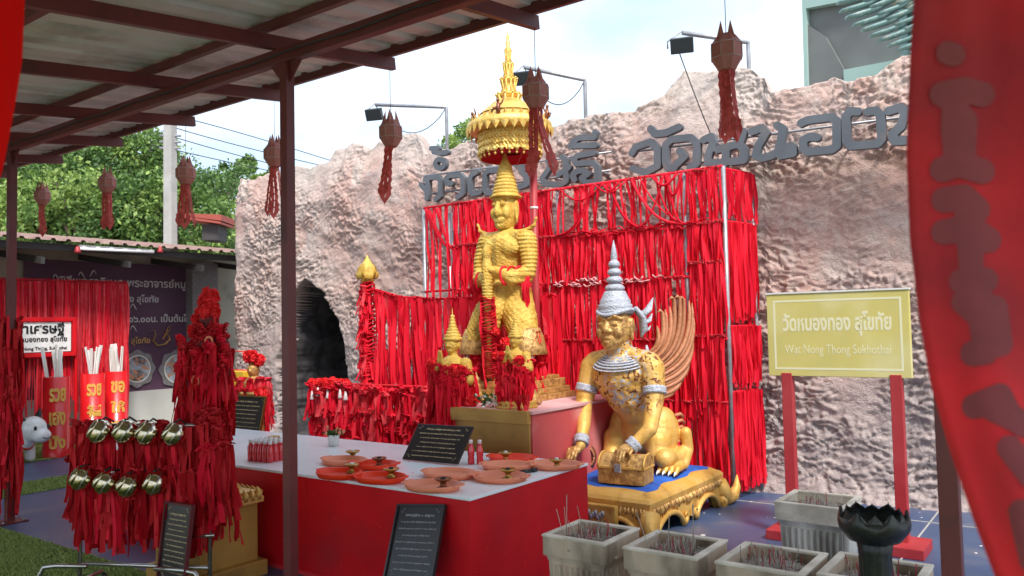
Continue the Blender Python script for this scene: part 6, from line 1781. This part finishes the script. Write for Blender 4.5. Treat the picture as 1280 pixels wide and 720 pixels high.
for px in (172, 222):
    c = bp_(px, 461); r = wid(px-15, px+15, 461)/2
    for rr, mm, dx, sc in ((r*1.45, 'banner_frame', -.006, 1), (r*1.1, 'white', -.003, 1), (r, 'photo', 0, 1)):
        n2 = 32; vs = [(c.x+dx, c.y+rr*(1+(.07*math.cos(8*t) if dx == -.006 else 0))*math.cos(t), c.z+rr*(1+(.07*math.cos(8*t) if dx == -.006 else 0))*math.sin(t)) for t in [6.28318*k/n2 for k in range(n2)]]
        MB().add(vs, [tuple(range(n2))]).build('round_photo' if mm == 'photo' else 'photo_frame', mm, bn)
fl_ = MB()
for px, py, L in ((66, 348, 1), (98, 345, 1), (120, 343, -1), (163, 385, 1), (163, 412, 1)):
    fl_.tube([bp_(px+8*t*L, py-6*math.sin(t*4)*(1-t*.5)) for t in np.linspace(0, 1, 9)], [.004+.006*math.sin(PI*k/8) for k in range(9)], 5, flat=.3)
tag(fl_.build('printed_flourish', 'banner_text', bn), kind='stuff')

# ------------------------------------------------------------------ trees, pole, wires, far roof
def leaf_mass(mb, c, R3, n, seed, s=.10):
    r2 = np.random.RandomState(seed)
    K = max(6, n//130)
    dirs = r2.normal(size=(K, 3)); dirs /= np.linalg.norm(dirs, axis=1)[:, None]
    cen = np.array(c)+dirs*np.array(R3)*(r2.uniform(.35, 1.0, (K, 1))**.5)
    rad = r2.uniform(.16, .34, K)*min(R3)
    w = r2.randint(0, K, n); d = r2.normal(size=(n, 3)); d /= np.linalg.norm(d, axis=1)[:, None]
    P = cen[w]+d*(rad[w]*r2.uniform(.3, 1.0, n)**.5)[:, None]
    a = r2.normal(size=(n, 3)); a[:, 2] -= .5; a /= np.linalg.norm(a, axis=1)[:, None]
    b = np.cross(a, r2.normal(size=(n, 3))); b /= np.linalg.norm(b, axis=1)[:, None]
    sz = s*r2.uniform(.6, 1.4, n)[:, None]
    V = np.stack([P, P+a*sz*.5+b*sz*.28, P+a*sz, P+a*sz*.5-b*sz*.28], 1).reshape(-1, 3)
    o = len(mb.v); mb.v += V.tolist(); mb.f += [(o+4*i, o+4*i+1, o+4*i+2, o+4*i+3) for i in range(n)]; mb.sm += [False]*n
    return cen
def tree(name, label, base, h, crown, n, seed, mats=('leaf', 'leaf_light', 'leaf_dark'), s=.13):
    n = int(n*1.7); o = thing(name, label, 'tree', base); r2 = random.Random(seed)
    t_ = MB(); t_.tube([(0, 0, 0), (.1, .05, h*.25), (-.05, .1, h*.45), (.05, 0, h*.6)], [.20*h/6, .15*h/6, .10*h/6, .04*h/6], 9)
    for mi, m in enumerate(mats):
        lm = MB(); c = leaf_mass(lm, (0, 0, h*.62), crown, int(n*(.5, .25, .25)[mi]), seed*10+mi, s)
        if mi == 0:
            for q in c[::3]: t_.tube([(0, .05, h*.4), tuple((np.array((0, 0, h*.5))+q)/2+np.array((0, 0, .1))), tuple(q)], [.06*h/6, .035*h/6, .012], 5)
        lm.build('leaves', m, o)
    t_.build('trunk', 'bark', o)
    return o
def far_tree(px, pyc, dist, rx, rz__, label, seed, n=9000, mats=('leaf', 'leaf_light', 'leaf_dark'), s=.105):
    c = at_d(px, pyc, dist); h = c.z/.62
    return tree('tree', label, (c.x, c.y, 0), h, (rx, rx, rz__), n, seed, mats, s)
far_tree(50, 255, 20, 2.3, 1.5, 'leafy green tree behind the two leftmost lanterns', 1, 16000)
far_tree(150, 228, 20, 1.7, 1.5, 'tall bright green tree under the shelter eave, left of the concrete pole', 2, 15000)
far_tree(110, 285, 18.6, 2.6, 1.35, 'dense yellow-green bushy tree just above the left roof', 3, 17000, ('leaf_light', 'leaf', 'leaf_dark'))
far_tree(215, 290, 18, 1.6, 1.4, 'green tree directly behind the concrete pole', 4, 12000)
far_tree(262, 268, 26, 2.0, 1.7, 'darker tree right of the concrete pole, behind the red roof', 5, 10000, ('leaf_dark', 'leaf', 'leaf'))
far_tree(-10, 250, 24, 2.6, 1.6, 'distant tree at the far left behind the maroon post', 6, 12000)
far_tree(318, 218, 34, 1.5, .7, 'sparse far tree showing over the left end of the rock wall', 7, 2500, ('leaf_dark', 'leaf', 'leaf_light'), .16)
far_tree(590, 190, 22, 1.0, .9, 'light green treetop peeping over the rock wall beside the gold umbrella', 8, 3000, ('leaf_light', 'leaf', 'leaf_light'), .10)

pb = at_d(213, 310, 14.4)
ep_ = thing('electric_pole', 'square concrete electric pole rising behind the left building', 'pole', (pb.x, pb.y, 0))
tp_ = at_d(212, 100, 14.4)
MB().add([(-.085, -.085, 0), (.085, -.085, 0), (.085, .085, 0), (-.085, .085, 0), (-.08, -.08, tp_.z), (.08, -.08, tp_.z), (.08, .08, tp_.z), (-.08, .08, tp_.z)], [(3, 2, 1, 0), (4, 5, 6, 7), (0, 1, 5, 4), (1, 2, 6, 5), (2, 3, 7, 6), (3, 0, 4, 7)], m=RZ(.4)).build('pole_shaft', 'concrete', ep_)
cl_ = MB()
for py in (168, 176, 184): z = at_d(212, py, 14.4).z; cl_.tube([(-.13, -.13, z), (.13, .13, z)], .02, 6)
cl_.build('insulator_bracket', 'steel_grey', ep_)
for i, (a, m_, b, lb) in enumerate((((236, 149), (340, 178), (480, 222), 'uppermost power line crossing the sky to the rock wall'), ((213, 158), (330, 190), (470, 222), 'second power line from the top, crossing the sky'), ((213, 170), (320, 200), (430, 226), 'third power line from the top, crossing the sky'), ((190, 181), (320, 210), (400, 226), 'lowest power line crossing the sky above the trees'), ((80, 225), (180, 245), (285, 263), 'thin drooping cable in front of the trees'))):
    A, Mm, Bq = at_d(a[0], a[1], 17), at_d(m_[0], m_[1], 19), at_d(b[0], b[1], 21)
    o = MB().tube([A*(1-t)**2+(Mm*2-(A+Bq)/2)*2*t*(1-t)+Bq*t*t for t in np.linspace(0, 1, 14)], .011, 5).build('power_line', 'wire'); tag(o, lb, 'power line', 'power lines across the sky')
q = at_d(262, 273, 15.5); fr2 = thing('far_roof', 'corner of a small red tiled roof between the pole and the rock wall', 'roof', tuple(q), R(36))
MB().prism([(-.35, .0), (.35, -.12), (.35, -.16), (-.35, -.05)], .8, RZ(0)).build('roof_slab', 'roof_red', fr2); MB().prism([(-.35, .055), (.36, .015), (.36, -.10), (-.35, .005)], .75).build('roof_slope', 'roof_red', fr2)
MB().box((.1, 0, -.3), (.3, .5, .3)).build('gable', 'tarp_dark', fr2)

# ------------------------------------------------------------------ floodlights on bent poles above the wall
for i, (b_, t_, e_, lb) in enumerate((((563, 190), (558, 134), (469, 131), 'leftmost floodlight on a bent pole over the rock wall'), ((737, 150), (731, 100), (655, 84), 'middle floodlight on a bent pole, behind the large lantern'), ((941, 170), (935, 53), (853, 41), 'rightmost floodlight on a bent pole, beside the right lantern'))):
    P0, P1, P2 = at_y(b_[0], b_[1], 7.75), at_y(t_[0], t_[1], 7.75), at_y(e_[0], e_[1], 7.2)
    P0 = Vector((P1.x, P1.y, P0.z-.6))
    o = thing('floodlight', lb, 'floodlight', tuple(P0), 0, 'floodlights on bent poles')
    MB().tube([P0, P1-Vector((0, 0, .03)), P1, P1.lerp(P2, .04), P2], .022, 8).build('bent_pole', 'steel_grey', o, world=True)
    w = MB(); c = P2+Vector((.0, -.02, -.13)); m = T(*c) @ RZ(R(20)) @ RX(R(25))
    m = m @ Matrix.Scale(.78, 4); w.box((0, 0, 0), (.28, .09, .19), m, bev=.01)
    for k in range(6): w.box((-.11+.044*k, .05, 0), (.008, .04, .16), m)
    w.build('lamp_housing', 'lamp_black', o, world=True)
    MB().box((0, -.038, 0), (.24, .006, .15), m).build('lamp_glass', 'lamp_glass', o, world=True)
    MB().tube([P2, P2+Vector((0, 0, .02)), c+Vector((-.15, 0, .07)), c+Vector((-.15, 0, 0))], .008, 6).build('bracket', 'steel_grey', o, world=True)
    cb_ = MB(); cb_.tube([P2+(P1-P2)*t+Vector((0, 0, -.35*math.sin(PI*t)**.8)) if i != 2 else c+(P0-Vector((.1, 0, -.1))-c)*t+Vector((-.05, 0, -.1*math.sin(PI*t))) for t in np.linspace(0, 1, 12)], .006, 5); cb_.build('cable', 'wire', o, world=True)

# ------------------------------------------------------------------ pale green building and wing sculpture, upper right
gb0 = at_d(1008, 60, 17); gdir = Vector((.85, -.15, 0)).normalized()
bg_ = thing('green_building', 'pale green building with a dark gable recess rising behind the rock wall', 'building', (gb0.x, gb0.y, 0), math.atan2(gdir.y, gdir.x))
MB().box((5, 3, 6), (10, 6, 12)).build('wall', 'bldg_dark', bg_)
def gp(px, py): # on the front plane of the building, local
    Mi = wmat(bg_).inverted(); o = Mi @ C0; d = Mi.to_3x3() @ ray(px, py); t = -o.y/d.y; return o+d*t
fr3 = MB(); c = [gp(*p) for p in ((1010, 12), (1140, -22), (1010, 0))]
a, b = gp(1012, 14), gp(1150, -20); L = (b-a).length
fr3.prism([(gp(1008, 0).x, gp(1008, -80).z), (gp(1260, 0).x, gp(1260, -80).z), (gp(1260, -20).x, gp(1260, -30).z), (gp(1060, 8).x, gp(1060, 4).z), (gp(1012, 14).x, gp(1012, 13).z), (gp(1010, 110).x, 0), (gp(1005, 110).x, 0)], .16, T(0, -.09, 0))
fr3.build('green_trim', 'bldg_green', bg_)
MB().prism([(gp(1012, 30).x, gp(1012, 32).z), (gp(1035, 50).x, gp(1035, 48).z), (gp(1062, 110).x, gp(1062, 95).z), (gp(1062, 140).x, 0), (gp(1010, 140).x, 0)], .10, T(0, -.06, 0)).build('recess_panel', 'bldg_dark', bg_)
MB().prism([(gp(1060, 88).x, gp(1060, 90).z), (gp(1135, 72).x, gp(1135, 76).z), (gp(1135, 120).x, 0), (gp(1060, 120).x, 0)], .2, T(0, -.12, 0)).build('parapet', 'bldg_green', bg_)
wq = at_d(1125, 20, 14)
wgo = thing('wing_sculpture', 'large teal feathered wing of a sculpture above the right end of the rock wall', 'sculpture', tuple(wq), YAW)
s0 = 14/1000.
def wl(px, py): return Vector(((px-1125)*s0, 0, (20-py)*s0))
tips_ = [(1046, -6), (1047, 3), (1051, 13), (1057, 22), (1066, 31), (1076, 38), (1087, 45), (1098, 51), (1109, 58), (1120, 64), (1132, 69), (1144, 72)]
rows_ = [[((x+62+i, y-20-1.5*i), (x, y)) for i, (x, y) in enumerate(tips_)],
         [((x+82+i, y-32-1.5*i), (x+27, y-10)) for i, (x, y) in enumerate(tips_)],
         [((x+96+i, y-42-1.5*i), (x+50, y-20)) for i, (x, y) in enumerate(tips_)]]
for r_i, row in enumerate(rows_):
    for i, (a, b) in enumerate(row):
        A, Bq = wl(*a), wl(*b); mid = A.lerp(Bq, .5)+Vector((.03, 0, -.05)); dd = Vector((0, -.10*r_i-.02*(i % 2), 0))
        MB().tube([A+dd, A.lerp(mid, .6)+dd, mid+dd+Vector((0, -.05, 0)), mid.lerp(Bq, .6)+dd, Bq+dd+Vector((0, -.03, 0))], [.07, .11, .13, .13, .085], 8, flat=.35).build('feather', 'wing_teal', wgo)
cmb = MB(); cmb.ell((.02, -.12, .42), (.26, .2, .34), 20, k=12); cmb.build('round_cream_body', 'cream', wgo)
MB().box((.4, .2, -4.0), (.5, .3, 8.5)).build('sculpture_core', 'wing_teal', wgo)

# ------------------------------------------------------------------ yellow name sign
SGY = 6.0
sg = thing('name_sign', 'faded yellow temple name sign on two red posts before the rock wall', 'sign', (-1.5, SGY, 0))
tl = at_y(959, 367, SGY); br2 = at_y(1141, 472, SGY); sx0, sx1, sz0, sz1 = tl.x, br2.x, 1.178, 1.782
sgc = ((sx0+sx1)/2, SGY, (sz0+sz1)/2)
MB().box(sgc, (sx1-sx0, .05, sz1-sz0), bev=.004).build('sign_board', 'sign_yellow', sg, world=True)
MB().box((sgc[0], SGY, sz1+.006), (sx1-sx0+.012, .062, .012)).build('top_edge', 'white', sg, world=True)
e = MB(); ins = .055; t_ = .014; W_, H_ = sx1-sx0-2*ins, sz1-sz0-2*ins
for s_ in (-1, 1):
    e.box((sgc[0], SGY-.0245, sgc[2]+s_*H_/2), (W_+t_, .003, t_)); e.box((sgc[0]+s_*W_/2, SGY-.0245, sgc[2]), (t_, .0028, H_-t_))
e.build('painted_border', 'sign_white', sg, world=True)
put_text('sign_lettering', 'วัดหนองทอง สุโขทัย', .2, 'sign_white', sg, T(sgc[0]+1.5, -.0256, sgc[2]+.075) @ RX(PI/2), width=.74, height=.175, offset=.006, extrude=.0012)
put_text('sign_lettering', 'Wat Nong Thong Sukhothai', .2, 'sign_white', sg, T(sgc[0]+1.5, -.0256, sgc[2]-.115) @ RX(PI/2), width=.72, height=.085, offset=-.001, extrude=.0012)
for px, py in ((985, 480), (1121, 480)):
    x = at_y(px, py, SGY).x
    MB().box((x, SGY+.005, .6), (.075, .075, 1.2), bev=.004).build('sign_post', 'sign_red', sg, world=True)
    MB().box((x, SGY+.005, .035), (.30, .34, .07), bev=.006).build('post_foot', 'sign_red', sg, world=True)

# ------------------------------------------------------------------ incense pots
def pot(cx, cy, w, h, label, body, seed, nst, mound=.02):
    o = thing('incense_pot', label, 'incense pot', (cx, cy, 0), 0, 'square concrete incense pots'); r2 = random.Random(seed)
    b = MB(); hw = w/2
    frustum(b, (-hw*.80, hw*.80, -hw*.80, hw*.80), (-hw*.88, hw*.88, -hw*.88, hw*.88), 0, h*.74)
    frustum(b, (-hw*.88, hw*.88, -hw*.88, hw*.88), (-hw*.94, hw*.94, -hw*.94, hw*.94), h*.74, h*.80)
    for k in range(9):      # fluting
        for ax_, s_ in ((0, -1), (0, 1), (1, -1), (1, 1)):
            t = -hw*.72+hw*1.44*k/8
            p0_ = (t*.92, s_*hw*.80, .01) if ax_ == 0 else (s_*hw*.80, t*.92, .01); p1_ = (t, s_*hw*.88, h*.72) if ax_ == 0 else (s_*hw*.88, t, h*.72)
            b.tube([p0_, p1_], hw*.065, 6)
    b.build('fluted_body', body, o)
    rm = MB(); t_ = .028
    for s_ in (-1, 1):
        rm.box((0, s_*(hw-t_/2), h*.9), (w, t_, h*.2), bev=.006); rm.box((s_*(hw-t_/2), 0, h*.9-.001), (t_, w-2*t_+.004, h*.2-.004), bev=.005)
    rm.build('rim', 'pot_rim' if body == 'pot_pale' else 'pot', o)
    cp = MB()
    for s_ in (-1, 1):
        cp.box((0, s_*(hw-t_/2), h+.003), (w+.006, t_+.008, .012), bev=.003); cp.box((s_*(hw-t_/2), 0, h+.0025), (t_+.008, w-2*t_, .011), bev=.003)
    cp.build('rim_cap', 'pot_rim', o)
    n_ = 24; vs = []
    for i in range(n_+1):
        for j in range(n_+1):
            x, y = (i/n_-.5)*(w-2*t_), (j/n_-.5)*(w-2*t_)
            vs.append((x, y, h-.055+mound*(1-(x*x+y*y)/(hw*hw))+r2.uniform(-.006, .006)))
    MB().add(vs, [(i*(n_+1)+j, (i+1)*(n_+1)+j, (i+1)*(n_+1)+j+1, i*(n_+1)+j+1) for i in range(n_) for j in range(n_)], True).build('ash_bed', 'ash', o)
    st_ = MB(); bs = MB()
    for k in range(nst):
        x, y = r2.gauss(0, hw*.35), r2.gauss(0, hw*.35)
        if abs(x) > hw*.8 or abs(y) > hw*.8: continue
        L = r2.uniform(.03, .11); d = Vector((r2.uniform(-.25, .25), r2.uniform(-.25, .25), 1))
        p = Vector((x, y, h-.06)); 
        (st_ if r2.random() < .35 else bs).tube([p, p+d*L], .0022, 4)
    for k in range(nst):
        a, r = r2.uniform(0, 6.28), hw*.8*r2.random(); p = Vector((r*math.cos(a), r*math.sin(a), h-.035)); e_ = p+Vector((r2.uniform(-.05, .05), r2.uniform(-.05, .05), .004)); bs.tube([p, e_], .0025, 4)
    for k in range(nst): bs.ell((r2.gauss(0, hw*.4), r2.gauss(0, hw*.4), h-.04), (.009, .009, .007), 5, k=3)
    tag(st_.build('incense_sticks', 'incense', o), kind='stuff'); tag(bs.build('burnt_stubs', 'incense_ash', o), kind='stuff')
    if seed < 3:
        for k in range(4):
            x, y = r2.uniform(-.1, .1), r2.uniform(-.1, .1); MB().tube([(x, y, h-.06), (x+r2.uniform(-.08, .04), y, h+r2.uniform(.10, .22))], .0022, 4).build('long_incense', 'incense_ash', o)
    return o
PH = .50
pot(-2.185, 3.67, .37, PH, 'leftmost dark weathered incense pot, against the bright end of the red table', 'pot', 1, 90)
pot(-1.715, 3.685, .38, PH, 'second dark incense pot from the left in the front row', 'pot', 2, 110)
pot(-1.245, 3.70, .39, PH, 'third incense pot of the front row, filled with pale stubs', 'pot', 3, 90, .03)
pot(-.815, 3.76, .39, PH, 'rightmost incense pot of the front row, behind the blackened lotus bowl', 'pot', 4, 60)
pot(-1.40, 5.03, .40, PH, 'pale fluted incense pot standing alone in front of the yellow sign', 'pot_pale', 5, 40)

# blackened lotus bowl on a fluted column
q = at_z(1093, 672, .72)
lb_ = thing('lotus_bowl', 'blackened lotus-shaped bowl on a fluted column among the incense pots', 'lotus bowl', (q.x, q.y, 0))
MB().lathe([(.070, 0), (.075, .02), (.062, .04), (.060, .66), (.066, .70), (.05, .715)], 36, fn=lambda t: 1+.05*math.cos(12*t)).build('column', 'lotus_dark', lb_)
MB().lathe([(.17, 0), (.18, .03), (.12, .06), (.05, .07)], 28).build('column_foot', 'lotus_dark', lb_)
MB().lathe([(.03, .70), (.10, .715), (.128, .755), (.132, .80), (.120, .80), (.10, .76), (.03, .74)], 28).build('bowl', 'lotus_dark', lb_)
for layer, (n_, r0, zb_, hh) in enumerate(((6, .136, .70, .140), (6, .126, .715, .118))):
    for k in range(n_):
        a = 2*PI*(k+.5*layer)/n_+.25; pm2 = MB(); rows3, cols = 9, 8; vs = []
        for i in range(rows3+1):
            t = i/rows3; half = (PI/n_)*1.12*min(1, (1-t**3.2))**.75+.01
            rr = r0*(.42+.58*math.sin(min(1, t*1.5)*PI/2)) - (.012*max(0, t-.72)/.28)
            z = zb_+hh*t**1.25
            for j in range(cols+1):
                u = 2*j/cols-1
                vs.append((rr*(1-.05*u*u)*math.cos(a+u*half), rr*(1-.05*u*u)*math.sin(a+u*half), z+.006*math.sin(u*7+k)*t-.012*abs(u)*t))
        pm2.add(vs, [(i*(cols+1)+j, i*(cols+1)+j+1, (i+1)*(cols+1)+j+1, (i+1)*(cols+1)+j) for i in range(rows3) for j in range(cols)], True)
        n0 = len(vs); pm2.add([(x*.965, y*.965, z) for x, y, z in vs], [(i*(cols+1)+j, i*(cols+1)+j+1, (i+1)*(cols+1)+j+1, (i+1)*(cols+1)+j) for i in range(rows3) for j in range(cols)], True)
        pm2.build('petal', 'lotus_dark', lb_)
